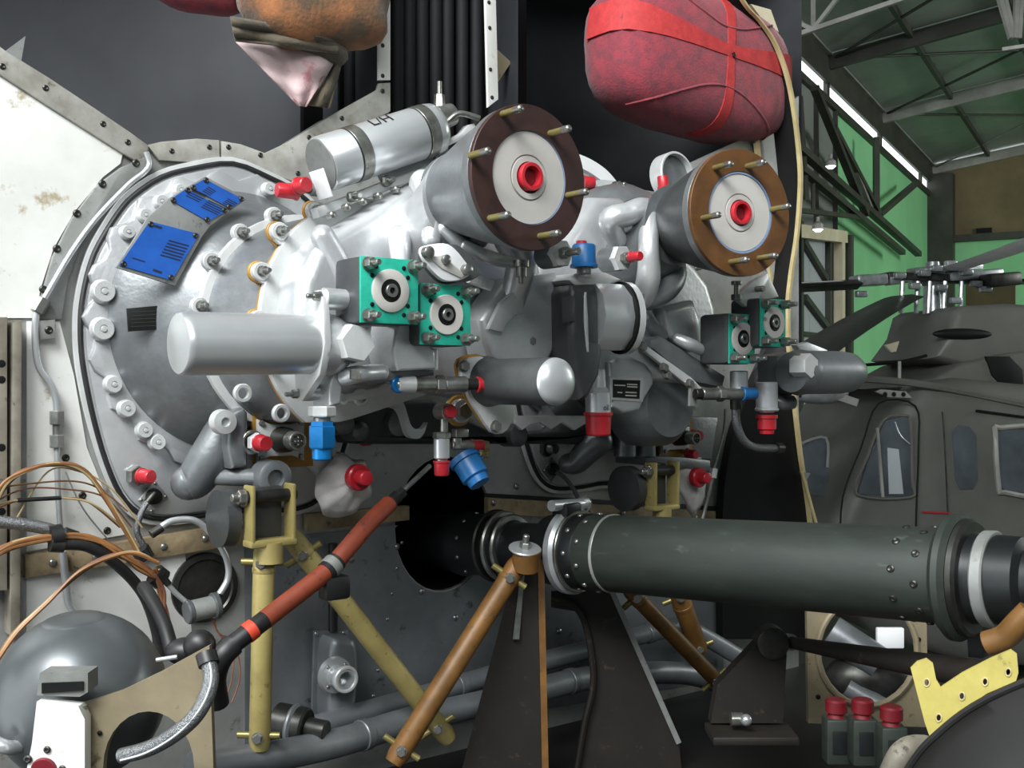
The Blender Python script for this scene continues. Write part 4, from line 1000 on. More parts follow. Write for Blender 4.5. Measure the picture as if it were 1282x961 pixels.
connector(fw(844, 547, .18), 'electrical connector on gold gasket at right, below the rails', .026)
# ================================================================== CAPS AND FITTINGS
def nrm(v): return v.normalized()
def cap(p, d, r, l, lab, kind='red', style='plain', group='red protective caps'):
    """a removable end cap: p is its open end, it stands out along d"""
    d = d.normalized(); m = 'red' if kind == 'red' else ('blue' if style == 'hex' else 'bluecap')
    t = thing(kind + '_dust_plug', lab, 'cap', p + d * l * .5 - Z * r, group if kind == 'red' else 'blue protective caps')
    if style == 'plain':
        MB().lathe(p, d, [(0, r * 1.06), (l * .12, r * 1.06), (l * .14, r), (l * .92, r * .94), (l, r * .82), (l, .001)], 24).build('cap_body', m, t)
        MB().ring(p, d, r * .8, r * 1.12, -l * .04, l * .1, 24, l * .02).build('cap_lip', m, t)
    elif style == 'lip':
        MB().lathe(p, d, [(0, r * 1.15), (l * .18, r * 1.15), (l * .2, r), (l * .75, r), (l * .8, r * .8), (l, r * .74), (l, .001)], 28).build('cap_body', m, t)
        MB().box(frame(p + d * l * .1 + U * r * 1.2, d, U), (r * .5, r * .5, l * .12), r * .05).build('pull_tab', m, t)
    elif style == 'knob':
        MB().lathe(p, d, [(0, r), (l * .35, r), (l * .42, r * .9), (l * .42, r * .6), (l * .95, r * .56), (l, r * .48), (l, .001)], 28).build('cap_body', m, t)
        MB().lathe(p + d * l * .93, d, [(0, r * .5), (l * .08, r * .5), (l * .1, r * .42)], 22).build('knob_top', m, t)
    elif style == 'hex':
        MB().lathe(p, d, [(0, r * .9), (l * .12, r * .95), (l * .14, r * 1.08), (l * .65, r * 1.08), (l * .7, r * .95)], 6, rot=.3).build('hex_nut', m, t)
        MB().lathe(p, d, [(l * .68, r * .75), (l * .96, r * .72), (l, r * .6), (l, .001)], 24).build('nipple', m, t)
    return t
SIX = lambda n, t0, t1, r, m='steel': (n, t0, t1, r, r, m, 6)
CYL = lambda n, t0, t1, r, m='steel': (n, t0, t1, r, r, m, 0)

# two caps at the top left beside the accumulator
cap(fw(372, 240, .37), -U + Z * .0 - N * .1, .017, .046, 'red cap at the top left, pointing left beside the silver cylinder')
cap(fw(374, 233, .40), N * .9 + U * .1, .0175, .03, 'red cap facing out below the tagged silver cylinder end')
t = thing('tee_fitting', 'dark tee fitting between the two upper left red caps', 'fitting', fw(374, 238, .36))
stack(t, fw(390, 236, .37), -U, [CYL('tee_run', 0, .035, .012, 'steeld'), SIX('tee_nut', -.02, .004, .016, 'steel')])
stack(t, fw(374, 233, .36), N, [CYL('tee_branch', 0, .04, .011, 'steeld')])

# pressure sender lying under the valve body, red cap on its end
p = fw(497, 481, .56); d = nrm(U * .95 + N * .25)
t = thing('pressure_sender', 'horizontal steel sender with blue ring under the valve block', 'sender', p - Z * .02)
stack(t, p, d, [CYL('adapter', 0, .04, .018, 'machined'), CYL('barrel', .035, .085, .015, 'steel'), SIX('nut', .085, .105, .02, 'steel'), CYL('threaded_barrel', .105, .155, .0175, 'steel'), CYL('neck', .155, .185, .013, 'steeld')])
MB().ring(p - N * .0, N, .008, .018, .0, .012, 24).build('blue_ring', 'blue', t)
inst(PIN, 'ring_pin', scaled(p, N, .008, .016), t)
cap(p + d * .18, d, .0155, .034, 'red cap on the end of the horizontal steel sender')

# banjo fitting below with two caps, blue cap beside
p = fw(556, 515, .5)
t = thing('banjo_fitting', 'steel banjo fitting on gold washers with red cap facing out', 'fitting', p - Z * .03)
c = fw(573, 514, .46)
MB().ring(c, N, .016, .036, 0, .008, 28).build('gold_washer', 'goldg', t)
stack(t, c, N, [CYL('boss', -.02, .02, .028, 'cast'), SIX('nut', .02, .034, .02, 'steel')])
stack(t, p, N, [CYL('banjo_head', -.02, .02, .019, 'steel')])
stack(t, p - Z * .015, -Z, [CYL('stem', 0, .03, .009, 'steel')])
cap(p + N * .018, N - U * .25, .0145, .02, 'round red cap facing out on the banjo fitting')
p = fw(553, 541, .5)
t = thing('check_valve', 'upright steel check valve ending in a red cap, centre bottom', 'valve', p - Z * .07)
stack(t, p, -Z, [SIX('hex_top', 0, .014, .02, 'steel'), CYL('barrel', .014, .058, .018, 'silver'), CYL('neck', .058, .068, .013, 'steel')])
cap(p - Z * .064, -Z, .0175, .032, 'red cap pointing down below the upright check valve')
p = fw(570, 546, .47)
t = thing('elbow_fitting', 'small steel elbow beside the check valve leading to a red cap', 'fitting', p - Z * .04)
MB().box(frame(fw(576, 542, .47), N, U), (.035, .018, .02), .002).build('square_head', 'steel', t)
stack(t, fw(572, 548, .47), -Z, [CYL('stem', 0, .02, .011, 'steel'), SIX('nut', .012, .024, .014, 'steel')])
stack(t, fw(572, 557, .47), nrm(U + N * .3), [CYL('branch', -.012, .04, .011, 'steel')])
cap(fw(590, 557, .47), nrm(U + N * .4), .0125, .03, 'small red cap pointing right above the blue plastic cap')
t = thing('brass_stub', 'short brass stub right of the small red cap by the drum flange', 'fitting', fw(605, 560, .35))
stack(t, fw(605, 552, .35), -Z, [CYL('stub', 0, .04, .015, 'brass'), CYL('stub_lip', .018, .024, .017, 'brass')])
d = nrm(-Z * .75 + N * .55 + U * .2)
cap(fw(580, 572, .45), d, .033, .075, 'large blue plastic cap tilted down in front of the shaft hole', 'blue', 'lip')

# left blue fitting
p = fw(403, 508, .56)
t = thing('drain_adapter', 'steel hexagon adapter above the bright blue cap under the left filter', 'fitting', p - Z * .04)
stack(t, p, -Z, [SIX('hex', 0, .022, .028, 'machined'), CYL('neck', .022, .036, .017, 'steel')])
cap(p - Z * .03, -Z, .0265, .078, 'bright blue metal cap hanging under the left filter', 'blue', 'hex')
# adapter left of the connector
p = fw(312, 553, .22)
t = thing('bulkhead_adapter', 'steel ring adapter with nut left of the left connector', 'fitting', p - Z * .03)
MB().ring(p, N, .02, .027, 0, .02, 28).build('adapter_ring', 'steel', t)
stack(t, p, N, [CYL('stem', 0, .07, .013, 'steeld'), SIX('nut', .03, .05, .022, 'machined')])
cap(p + N * .05 + U * .002, N, .0175, .032, 'red cap beside the left electrical connector')
# big red cap of the oil tube
cap(fw(749, 517, .5), -Z, rp(fw(749, 517, .5), 16.5), .056, 'large red sleeve cap on the tube marked oil', style='plain')
# red knob caps on white rags
rag1 = [(424, 583), (430, 571), (440, 573), (452, 580), (462, 580), (458, 592), (472, 612), (468, 622), (455, 632), (445, 640), (432, 643), (418, 640), (410, 626), (406, 614), (412, 598)]
def rag(pts, h, lab, c_px):
    P = smooth(fws(pts, h), 3, True); c = fw(*c_px, h + .03); P = [c + (p - c) * 1.12 for p in P]
    mb = MB(); bm = mb.bm
    rings = []
    for k, f_ in enumerate((1.0, .8, .55, .3, .12)):
        rings.append([c.lerp(p, f_) + N * (.007 * math.sin(i * .55 + k * .9) * f_ + .004 * math.sin(i * 1.3) * f_ - .03 * f_ * f_) for i, p in enumerate(P)])
    mb.loops(rings, False, True)
    o = mb.build('rag', 'cloth', None, 80)
    so = o.modifiers.new('thickness', 'SOLIDIFY'); so.thickness = .003
    return tag(o, lab, 'rag', 'white rags under red caps')
rag(rag1, .24, 'white cloth rag tied under a red cap at lower left', (450, 600))
cap(fw(446, 597, .27), nrm(N), .031, .05, 'red knob cap over the left white rag', style='knob')
rag2 = [(852, 585), (866, 580), (884, 576), (880, 590), (890, 598), (886, 620), (880, 640), (876, 642), (868, 630), (858, 612)]
rag(rag2, .22, 'white cloth rag hanging under a red cap at right', (872, 600))
cap(fw(871, 597, .25), nrm(N), .03, .05, 'red knob cap over the right white rag', style='knob')
cap(fw(868, 545, .19), N, .017, .03, 'small red cap right of the right electrical connector')
cap(fw(861, 568, .19), N, .015, .035, 'small red cap below the right electrical connector')
cap(fw(455, 551, .1), N, .013, .03, 'dim small red cap behind the left rag on the bulkhead')
# left plate fitting with red cap
p = fw(167, 595, .03)
t = thing('plate_fitting', 'steel nut fitting on the plate beside the lower left red cap', 'fitting', p - Z * .02)
stack(t, p, nrm(N + U * .3), [SIX('nut', 0, .02, .024, 'steel'), CYL('stem', .02, .05, .013, 'steeld')])
cap(p + nrm(N + U * .3) * .03, nrm(N + U * .3), .0165, .035, 'red cap on the plate at lower left, above the square cable gland')
t = thing('cable_gland', 'square riveted cable gland on the lower left of the plate', 'gland', fw(190, 624, .03))
g0 = fw(191, 621, .03)
MB().prism([g0 + U * a + Z * b for a, b in ((-.034, -.006), (-.004, -.04), (.034, -.002), (.004, .036))], N * .006, bev=.002).build('gland_plate', 'sheet', t)
for a, b in ((-.028, -.006), (-.004, -.033), (.028, -.002), (.004, .029)): inst(RIVET, 'rivet', scaled(g0 + U * a + Z * b + N * .006, N, .004), t)
MB().lathe(g0, N, [(0, .02), (.018, .017), (.02, .012)], 20).build('grommet', 'rubber', t)
gl2 = fw(690, 587, .03); t = thing('cable_gland', 'small cable gland on the right plate behind the shaft coupling', 'gland', gl2)
MB().prism([gl2 + U * a + Z * b for a, b in ((-.034, -.004), (-.002, -.036), (.034, .0), (.002, .034))], N * .006, bev=.002).build('gland_plate', 'sheetd', t)
for a, b in ((-.028, -.004), (-.002, -.03), (.028, .0), (.002, .028)): inst(RIVET, 'rivet', scaled(gl2 + U * a + Z * b + N * .006, N, .004), t)
MB().lathe(gl2, N, [(0, .02), (.018, .017), (.02, .012)], 20).build('grommet', 'rubber', t)
t = thing('plate_fitting', 'dark nut fitting on the right plate above the small cable gland', 'fitting', fw(686, 561, .03))
stack(t, fw(682, 561, .03), N, [SIX('nut', 0, .02, .024, 'steeld'), CYL('stem', .02, .05, .014, 'steel')])

# top right small caps
p = fw(724, 236, .26)
t = thing('small_elbow', 'pale elbow with red cap just right of the left disc', 'fitting', p)
stack(t, p, nrm(U * .8 + Z * .5), [CYL('stem', 0, .03, .012, 'machined'), SIX('nut', .008, .018, .016, 'machined')])
cap(fw(731, 228, .28), nrm(U + N * .5), .0165, .03, 'red cap right of the left disc below the white ring')
p = fw(831, 238, .36)
t = thing('upright_nipple', 'white nipple under a red cap beside the round duct collar', 'fitting', p)
stack(t, p - Z * .02, Z, [CYL('stem', 0, .02, .018, 'machined'), CYL('neck', .02, .035, .013, 'paper')])
cap(p + Z * .006, nrm(Z - U * .15), .016, .034, 'upright red cap in front of the round duct collar')
def hexfit(px, py, h, r, lab, cp=None):
    p = fw(px, py, h); t = thing('hex_fitting', lab, 'fitting', p - Z * r)
    MB().lathe(p - N * .06, N, [(0, r * .95), (.05, r * .95)], 24).build('body', 'castd', t)
    MB().lathe(p - N * .012, N, [(0, r), (.012, r), (.016, r * .94)], 6, rot=.6).build('hex_flange', 'machined', t)
    MB().lathe(p, N, [(0, r * .42), (.02, r * .42), (.022, r * .38)], 6).build('nut', 'steel', t)
    MB().lathe(p, N, [(.02, r * .26), (.055, r * .26), (.058, r * .2)], 16).build('stem', 'steel', t)
    return p
p = hexfit(703, 317, .68, .032, 'silver hexagon fitting with bare stem under the left disc')
p = hexfit(779, 323, .6, .032, 'silver hexagon fitting carrying a slim red cap')
cap(p + N * .03, N, .012, .032, 'slim red cap on the hexagon fitting above the pump end')
cap(fw(731, 334, .62), Z, .029, .052, 'blue plastic cap standing on the pump top', 'blue', 'plain')
cap(fw(728, 309, .62), Z, .013, .014, 'small red button cap on top of the upright blue cap')
t = thing('pump_nipple', 'short steel nipple on the pump top below the blue cap', 'fitting', fw(731, 341, .6))
stack(t, fw(731, 343, .62), Z, [CYL('nipple', 0, .016, .017, 'steel')])
# bottom right drain
p = fw(959, 515, .56)
t = thing('drain_elbow', 'silver drain elbow above the hanging red cap at right', 'fitting', p)
stack(t, fw(960, 478, .56), -Z, [CYL('elbow_body', 0, .075, .03, 'cast'), CYL('elbow_foot', .07, .08, .033, 'cast')])
stack(t, fw(960, 511, .56), -Z, [CYL('neck', 0, .012, .02, 'machined')])
cap(fw(960, 519, .56), -Z, .0255, .052, 'red cap hanging at right below the teal pads', style='lip')
p = fw(870, 493, .55); d = nrm(U * .9 + N * .2)
t = thing('pressure_sender', 'horizontal steel sender at right ending in a blue cap', 'sender', p - Z * .02)
stack(t, p, d, [CYL('socket', 0, .025, .014, 'steeld'), CYL('threaded_barrel', .02, .07, .016, 'steel'), SIX('nut', .07, .09, .021, 'steel'), CYL('barrel', .09, .15, .0155, 'steel')])
stack(t, fw(925, 478, .56), -Z, [CYL('tee_stem', -.03, .03, .024, 'silver'), CYL('tee_neck', .03, .04, .01, 'steel')])
cap(p + d * .15, d, .017, .045, 'small blue cap on the end of the right sender', 'blue', 'plain')
MB_ = tag(MB().prism(fws([(862, 477), (870, 480), (870, 508), (861, 508)], .53), N * .008, bev=.002).build('sender_bracket', 'sheet'), 'thin pale bracket plate holding the right sender', 'bracket')

# ================================================================== TUBES, HOSES AND WIRES
t = thing('sense_line', 'thin bright metal tube running down the left of the round plate', 'tube', fw(75, 650, .02))
TUB = lambda pts, h, r, nm, m, par, n=6: MB().tube(smooth(fws(pts, h), n), r, 10).build(nm, m, par)
TUB([(183, 190), (187, 205), (180, 216), (160, 232), (120, 274), (90, 315), (68, 352), (54, 376)], .03, .0065, 'upper_tube', 'silver', t)
stack(t, fw(56, 374, .03), nrm(fw(46, 391, .03) - fw(56, 374, .03)), [SIX('union_nut', 0, .035, .015, 'steel')])
TUB([(46, 391), (44, 410), (45, 440), (50, 462), (64, 482), (70, 500), (71, 520)], .03, .0075, 'middle_tube', 'silver', t)
stack(t, fw(71, 514, .03), -Z, [SIX('union_nut', 0, .03, .016, 'steel'), CYL('union_body', .03, .055, .009, 'steel'), SIX('union_nut', .052, .08, .016, 'steel')])
TUB([(71, 560), (72, 600), (74, 640), (76, 668)], .03, .0065, 'lower_tube', 'silver', t)
TUB([(78, 690), (82, 725), (85, 752), (92, 764)], .04, .009, 'drain_tube', 'silver', t)

def bundle(lab, paths, r, mats, h, cat='wiring', name='wire_bundle', ties=()):
    p0 = fw(*paths[0][0], h); t = thing(name, lab, cat, p0, 'wiring at lower left')
    for i, pth in enumerate(paths):
        P = smooth(fws(pth, h + .012 * random.uniform(-1, 1)), 7)
        MB().tube(P, r * random.uniform(.8, 1.15), 6).build('wire', mats[i % len(mats)], t)
    for px, py, rr, dx, dy in ties:
        c = fw(px, py, h); d_ = (U * dx + Z * dy).normalized()
        MB().cyl(c - d_ * .012, c + d_ * .012, rr, seg=14).build('lacing_tie', 'hoseb', t)
    return t
def jit(path, a, n):
    return [[(x + random.uniform(-a, a), y + random.uniform(-a, a)) for x, y in path] for _ in range(n)]
WM = ['wire', 'wire2', 'wire', 'wire3', 'wire', 'wire2']
bundle('arching amber wire bundle across the white panel at lower left', jit([(-10, 640), (5, 608), (30, 590), (70, 580), (105, 588), (130, 620), (155, 660), (178, 700)], 2.6, 7) , .0033, WM, .11, ties=((178, 694, .018, .5, -.8),))
bundle('loose single wires strung above the corroded strip', [[(-10, 612), (30, 606), (90, 602), (125, 612), (160, 640)], [(-10, 630), (30, 612), (80, 612), (130, 622), (165, 660)], [(-10, 638), (30, 625), (80, 623), (110, 628), (150, 660)], [(20, 650), (60, 590), (100, 590), (140, 612), (178, 660)]], .0022, WM, .1)
bundle('thick amber wire loom sweeping down to the spherical tank', jit([(-10, 695), (20, 682), (70, 672), (110, 674), (150, 692), (175, 708), (200, 725)], 4.0, 10), .0042, WM, .14, ties=((70, 672, .026, 1, .1), (198, 722, .024, .7, -.6)))
bundle('amber wire pair curving from the loom down the left edge', jit([(200, 705), (170, 692), (140, 695), (100, 715), (60, 755), (20, 790), (-5, 830)], 2.0, 4), .0036, WM, .2)
bundle('amber wire tail dropping from the loom behind the tank', jit([(196, 715), (202, 740), (208, 770), (214, 800)], 4.0, 8), .0036, WM, .16)
bundle('thin grey wire hanging over the white panel', [[(82, 590), (95, 620), (110, 645), (135, 675)]], .0018, ['grey'], .03)
def hose(lab, pts, h, r, m, name='hose', hs=None, extra=()):
    P = [fw(x, y, hs[i] if hs else h) for i, (x, y) in enumerate(pts)]
    t = thing(name, lab, 'hose', P[-1])
    MB().tube(smooth(P, 8), r, 14).build('hose_body', m, t)
    for k, e in ((0, P[0] - P[1]), (1, P[-1] - P[-2])):
        q = P[0] if k == 0 else P[-1]; e = e.normalized()
        MB().cyl(q - e * .015, q + e * .012, r * 1.3, seg=14).build('end_ferrule', 'steeld', t)
    return t
hose('black hose curving from the wire loom past the tank', [(70, 682), (110, 684), (150, 710), (180, 745), (196, 790), (198, 815)], .15, .012, 'hoseb')
hose('grey ribbed conduit entering at the left edge', [(-20, 652), (20, 655), (60, 662), (88, 672)], .13, .013, 'braid', 'conduit')
t = thing('heat_shrink', 'black heat shrink sleeve on a single yellow wire', 'sleeve', fw(50, 625, .1))
MB().cyl(fw(22, 626, .1), fw(76, 623, .1), .0045, seg=12).build('sleeve', 'hoseb', t)
MB().tube(smooth(fws([(-8, 634), (10, 628), (22, 626)], .1), 5), .0022, 8).build('wire', 'wire3', t)
MB().tube(smooth(fws([(76, 623), (110, 628), (140, 648), (165, 675), (178, 700)], .1), 6), .0022, 8).build('wire', 'wire3', t)
hose('shiny bent metal tube looping right over the dark access cover', [(195, 665), (215, 652), (245, 652), (268, 672), (284, 700), (285, 725), (270, 750)], .16, .0075, 'silver', 'bent_tube')
hose('short braided pigtail from the square cable gland', [(190, 622), (182, 632), (174, 650), (172, 668), (185, 690)], .06, .007, 'braid', 'pigtail')
hose('short pigtail from the gland on the right plate', [(690, 587), (705, 596), (718, 612), (728, 632), (735, 640)], .06, .0065, 'braid', 'pigtail')
hose('black cable lying on the metal tube beside the loom', [(206, 725), (220, 742), (240, 758), (255, 760)], .16, .006, 'silver', 'bent_tube')
t = thing('green_connector', 'grey green cable connector at the end of the bent tube', 'connector', fw(258, 765, .17))
stack(t, fw(252, 762, .17), nrm(U + Z * .1), [CYL('shell', -.03, .03, .024, 'grey'), CYL('lock_ring', .025, .04, .03, 'tank'), CYL('lock_ring', -.035, -.022, .027, 'tank')])
MB().tube(smooth(fws([(268, 772), (272, 790), (285, 800), (298, 820), (300, 850), (290, 880)], .17), 5), .002, 6).build('stray_wire', 'wire2', t)
MB().tube(smooth(fws([(265, 775), (276, 796), (292, 815), (290, 850), (284, 870)], .17), 5), .0018, 6).build('stray_wire', 'wire2', t)

# orange sleeved fire hose
hs_pts = [(488, 630), (462, 655), (432, 690), (412, 712), (380, 738), (345, 765), (318, 786), (292, 806)]
hh = [.42, .44, .46, .47, .48, .49, .5, .5]
P = [fw(x, y, h) for (x, y), h in zip(hs_pts, hh)]
t = thing('fire_hose', 'orange sleeved hose with black clamps crossing the yellow strut', 'hose', P[-1])
C_ = smooth(P, 6); r = rp(P[0], 11)
MB().tube(C_[0:17], r, 18).build('orange_sleeve', 'orange', t)
MB().tube(C_[19:34], r, 18).build('orange_sleeve', 'orange', t)
MB().tube(C_[15:20], r * 1.12, 18).build('black_joint', 'hoseb', t)
MB().tube(C_[33:], r * .98, 18).build('black_tail', 'hoseb', t)
MB().tube(C_[36:39], r * 1.06, 18).build('orange_band', 'tape', t)
MB().ring(C_[17], (C_[18] - C_[16]), r * 1.1, r * 1.22, -.01, .01, 24).build('clamp', 'grey', t)
MB().box(frame(C_[17] - Z * .045 + U * .005, Z, U), (.06, .04, .05), .008).build('clamp_block', 'hoseb', t)
MB().tube(smooth([C_[-1], fw(276, 824, .5), fw(268, 850, .48), fw(272, 880, .46)], 6), r * 1.2, 16).build('tail_boot', 'hoseb', t)
e0 = nrm(C_[0] - C_[1])
stack(t, C_[0], e0, [CYL('end_ferrule', -.006, .03, r * .75, 'hoseb'), SIX('end_nut', .03, .05, r * .7, 'steeld'), CYL('end_tube', .05, .16, r * .3, 'steel')])
# fine cable at right with small turnbuckle
t = thing('control_cable', 'thin steel cable with a small turnbuckle right of the right rag', 'cable', fw(880, 640, .2))
MB().tube(smooth(fws([(908, 512), (906, 540), (900, 565), (893, 590)], .2), 5), .004, 8).build('cable', 'steel', t)
MB().cyl(fw(894, 586, .2), fw(892, 598, .2), .012, seg=6).build('turnbuckle', 'machined', t)
MB().tube(smooth(fws([(892, 598), (888, 615), (882, 640), (879, 652)], .2), 5), .006, 8).build('cable_end', 'steel', t)
hose('dark drain hose looping under the right filter', [(921, 505), (922, 530), (930, 550), (945, 560), (975, 561)], .5, .012, 'braid', 'drain_hose')

# ================================================================== SUPPORTS BELOW
def strut(lab, p0, p1, r, m, fork=None):
    t = thing('support_strut', lab, 'strut', p1, 'tubular support struts')
    d = nrm(p1 - p0); L = (p1 - p0).length
    MB().lathe(p0, d, [(0, r * .8), (.02, r), (L - .02, r), (L, r * .8)], 24).build('strut_tube', m, t)
    MB().lathe(p0 + d * .05, d, [(0, r), (.002, r * 1.06), (.012, r * 1.06), (.014, r)], 24).build('collar', m, t)
    sidev = d.cross(Y).normalized()
    for k in (.09, .93):
        q = p0 + d * L * k
        MB().cyl(q - sidev * (r + .025), q + sidev * (r + .02), .008, seg=10).build('cross_bolt', 'brass', t)
        inst(BOLTH, 'bolt', scaled(q - Y * r * .95, -Y, .011, .012), t)
    return t
strut('upright yellow strut below the left fork bracket', fw(331, 680, .3), fw(325, 938, .3), rp(fw(328, 800, .3), 13.5), 'yellow')
strut('yellow diagonal strut running down right from the left fork', fw(362, 668, .26), fw(562, 925, .3), rp(fw(450, 780, .28), 13), 'yellow')
p0, p1 = D(652, 700, 2.72), D(492, 955, 2.55)
strut('ochre diagonal strut rising to the shaft bearing stand', p0, p1, rp(p0, 13), 'ochre')
strut('ochre diagonal strut under the shaft at right', fw(785, 735, .4), fw(903, 858, .42), rp(fw(840, 800, .4), 10), 'ochre')
strut('short ochre strut behind the right diagonal strut', fw(848, 740, .22), fw(876, 815, .2), rp(fw(860, 780, .2), 12), 'ochre')
def fork(px, py, h, w, hh, lab, m='yellow'):
    c = fw(px, py, h); t = thing('fork_bracket', lab, 'bracket', c - Z * hh, 'yellow fork brackets')
    th = w * .14
    for sgn in (-1, 1):
        MB().box(frame(c + U * sgn * w * .5, N, U), (th * .75, hh, .045), .004).build('fork_arm', m, t)
    MB().box(frame(c - Z * hh * .5, N, U), (w * 1.14, th * 1.2, .045), .004).build('fork_base', m, t)
    MB().cyl(c - Z * (hh * .5 + .045), c - Z * hh * .5, w * .3, seg=20).build('fork_neck', m, t)
    MB().cyl(c + Z * hh * .3 - U * w * .75, c + Z * hh * .3 + U * w * .62, .014, seg=14).build('pivot_pin', 'steeld', t)
    inst(STUD, 'nut', scaled(c + Z * hh * .3 - U * w * .62, -U, .016, .016), t)
    MB().box(frame(c - N * .03, N, U), (w * .82, hh * .9, .02), .004).build('rod_eye', 'castx', t)
    MB().lathe(c - U * w * .95 - N * .07 - Z * hh * .1, U, [(0, hh * .5), (.03, hh * .5)], 24).build('side_cheek', 'castx', t)
fork(338, 642, .32, .095, .125, 'yellow fork bracket on top of the left struts')
fork(829, 606, .3, .09, .13, 'yellow fork bracket at right above the shaft', 'yellow')
t = thing('link_rod', 'dark link rod running into the left fork bracket', 'rod', fw(300, 600, .25))
MB().cyl(fw(270, 596, .16), fw(328, 598, .26), .02, seg=18).build('rod', 'castd', t)
MB().lathe(fw(340, 598, .27) - N * .03, N, [(0, .04), (.05, .04), (.053, .034), (.053, .02), (.04, .018)], 26).build('eye', 'silverd', t)
# actuator box
t = thing('valve_actuator', 'grey oval valve actuator with round connector on the lower bulkhead', 'actuator', fw(410, 905, .05))
MB().prism(fws([(392, 789), (434, 788), (430, 912), (388, 914)], .02), N * .01, bev=.002).build('mounting_plate', 'sheetd', t)
MB().prism(smooth(fws([(400, 800), (415, 792), (430, 797), (434, 830), (430, 880), (424, 904), (408, 910), (398, 896), (397, 850)], .03), 3, True), N * .07, bev=.02, seg=3).build('actuator_body', 'silverd', t)
c = fw(418, 844, .1)
MB().lathe(c, N, [(0, .045), (.014, .043), (.016, .03)], 30).build('connector_flange', 'silver', t)
MB().lathe(c, N, [(.014, .028), (.06, .028), (.062, .02), (.04, .018)], 26, cap1=False).build('connector_socket', 'silver', t)
MB().ring(c + N * .05, N, .026, .033, 0, .014, 26).build('lock_ring', 'machined', t)
for a in range(4): inst(RIVET, 'screw', scaled(c + U * .034 * math.cos(a * 1.57 + .78) + Z * .034 * math.sin(a * 1.57 + .78) + N * .015, N, .005), t)
for px, py in ((396, 793), (430, 792), (391, 908)): inst(RIVET, 'screw', scaled(fw(px, py, .03), N, .006), t)
MB().cyl(fw(417, 680, .03), fw(417, 790, .03), .012, seg=12).build('conduit', 'hoseb', t)
# grey pipes along the deck
def pipe(lab, pts, r, hs):
    P = smooth([fw(x, y, h) for (x, y), h in zip(pts, hs)], 8); t = thing('deck_pipe', lab, 'pipe', P[0] - Z * r, 'grey pipes low behind the struts')
    MB().tube(P, r, 18).build('pipe_tube', 'silverd', t)
    for k in (len(P) // 3, 2 * len(P) // 3):
        MB().ring(P[k], P[k + 1] - P[k - 1], r, r * 1.1, -.012, .012, 24).build('clamp_ring', 'castd', t)
pipe('upper grey pipe rising behind the crossed struts', [(385, 912), (450, 893), (540, 868), (640, 838), (740, 812), (830, 788), (860, 786), (925, 822)], .028, [.1, .1, .1, .1, .1, .1, .1, .14])
pipe('lower grey pipe along the deck from the left', [(240, 962), (330, 948), (420, 930), (520, 900), (640, 872), (740, 848), (850, 842), (910, 858)], .034, [.3, .28, .24, .2, .16, .14, .12, .12])
t = thing('pipe_coupling', 'dark coupling behind the foot of the upright yellow strut', 'coupling', fw(365, 905, .2))
stack(t, fw(345, 903, .16), nrm(U * .6 + N * .8 - Z * .1), [CYL('body', 0, .08, .045, 'steeld'), CYL('ring', .04, .055, .05, 'silverd'), CYL('nose', .08, .13, .025, 'steeld')])

# ================================================================== THE DRIVE SHAFT
sp1, sp2 = D(760, 692, 2.75), D(1190, 721, 2.18)
sd_ = nrm(sp2 - sp1); SR = .0935
def sh(px):     # point on the shaft axis at a picture column
    a = (px - CX) / F; k = (a * sp1.y - sp1.x) / (sd_.x - a * sd_.y); return sp1 + sd_ * k
t = thing('drive_shaft', 'long olive drive shaft housing coming out of the round hole', 'shaft', sh(940) - Z * SR)
def lat(name, px0, prof, m, seg=48): return MB().lathe(sh(px0), sd_, [(a, b * SR) for a, b in prof], seg).build(name, m, t)
Lm = (sh(1192) - sh(742)).length
lat('main_tube', 742, [(0, .9), (.003, 1), (Lm, 1)], 'shaft', 56)
MB().ring(sh(768), sd_, SR, SR * 1.025, -.004, .004, 48, .001).build('weld_line', 'sheet', t)
lat('front_collar', 722, [(0, .95), (.005, 1.02), (.05, 1.02), (.055, 1.0)], 'shaftd')
MB().ring(sh(716), sd_, SR * .9, SR * 1.16, -.012, .02, 56, .008).build('vee_clamp', 'silver', t)
MB().ring(sh(716) + sd_ * .024, sd_, SR * .95, SR * 1.1, -.003, .006, 56, .002).build('clamp_edge', 'steel', t)
lk = sh(716) + Z * SR * 1.12 + sd_.cross(Z) * .02
MB().box(frame(lk, sd_.cross(Z), Z), (.036, .05, .06), .005).build('clamp_block', 'shaftd', t)
MB().cyl(lk - sd_.cross(Z) * .07 + Z * .01, lk + sd_.cross(Z) * .06 + Z * .015, .014, seg=16).build('clamp_bolt', 'silver', t)
inst(BOLTH, 'clamp_nut', scaled(lk - sd_.cross(Z) * .07 + Z * .01, -sd_.cross(Z), .018, .014), t)
L0 = (sh(712) - sh(560)).length
lat('coupling_hub', 560, [(-.25, .8), (0, .82), (.05, .9), (.08, .95), (.1, .9), (.14, .88), (L0 * .55, .88), (L0 * .58, .7), (L0 * .85, .68), (L0 * .88, .95), (L0, 1.0)], 'shaftd')
for px, rr in ((622, 1.04), (632, 1.0), (641, .92)):
    MB().ring(sh(px), sd_, SR * .7, SR * rr, -.006, .006, 48, .004).build('coupling_ring', 'steel' if px > 625 else 'steeld', t)
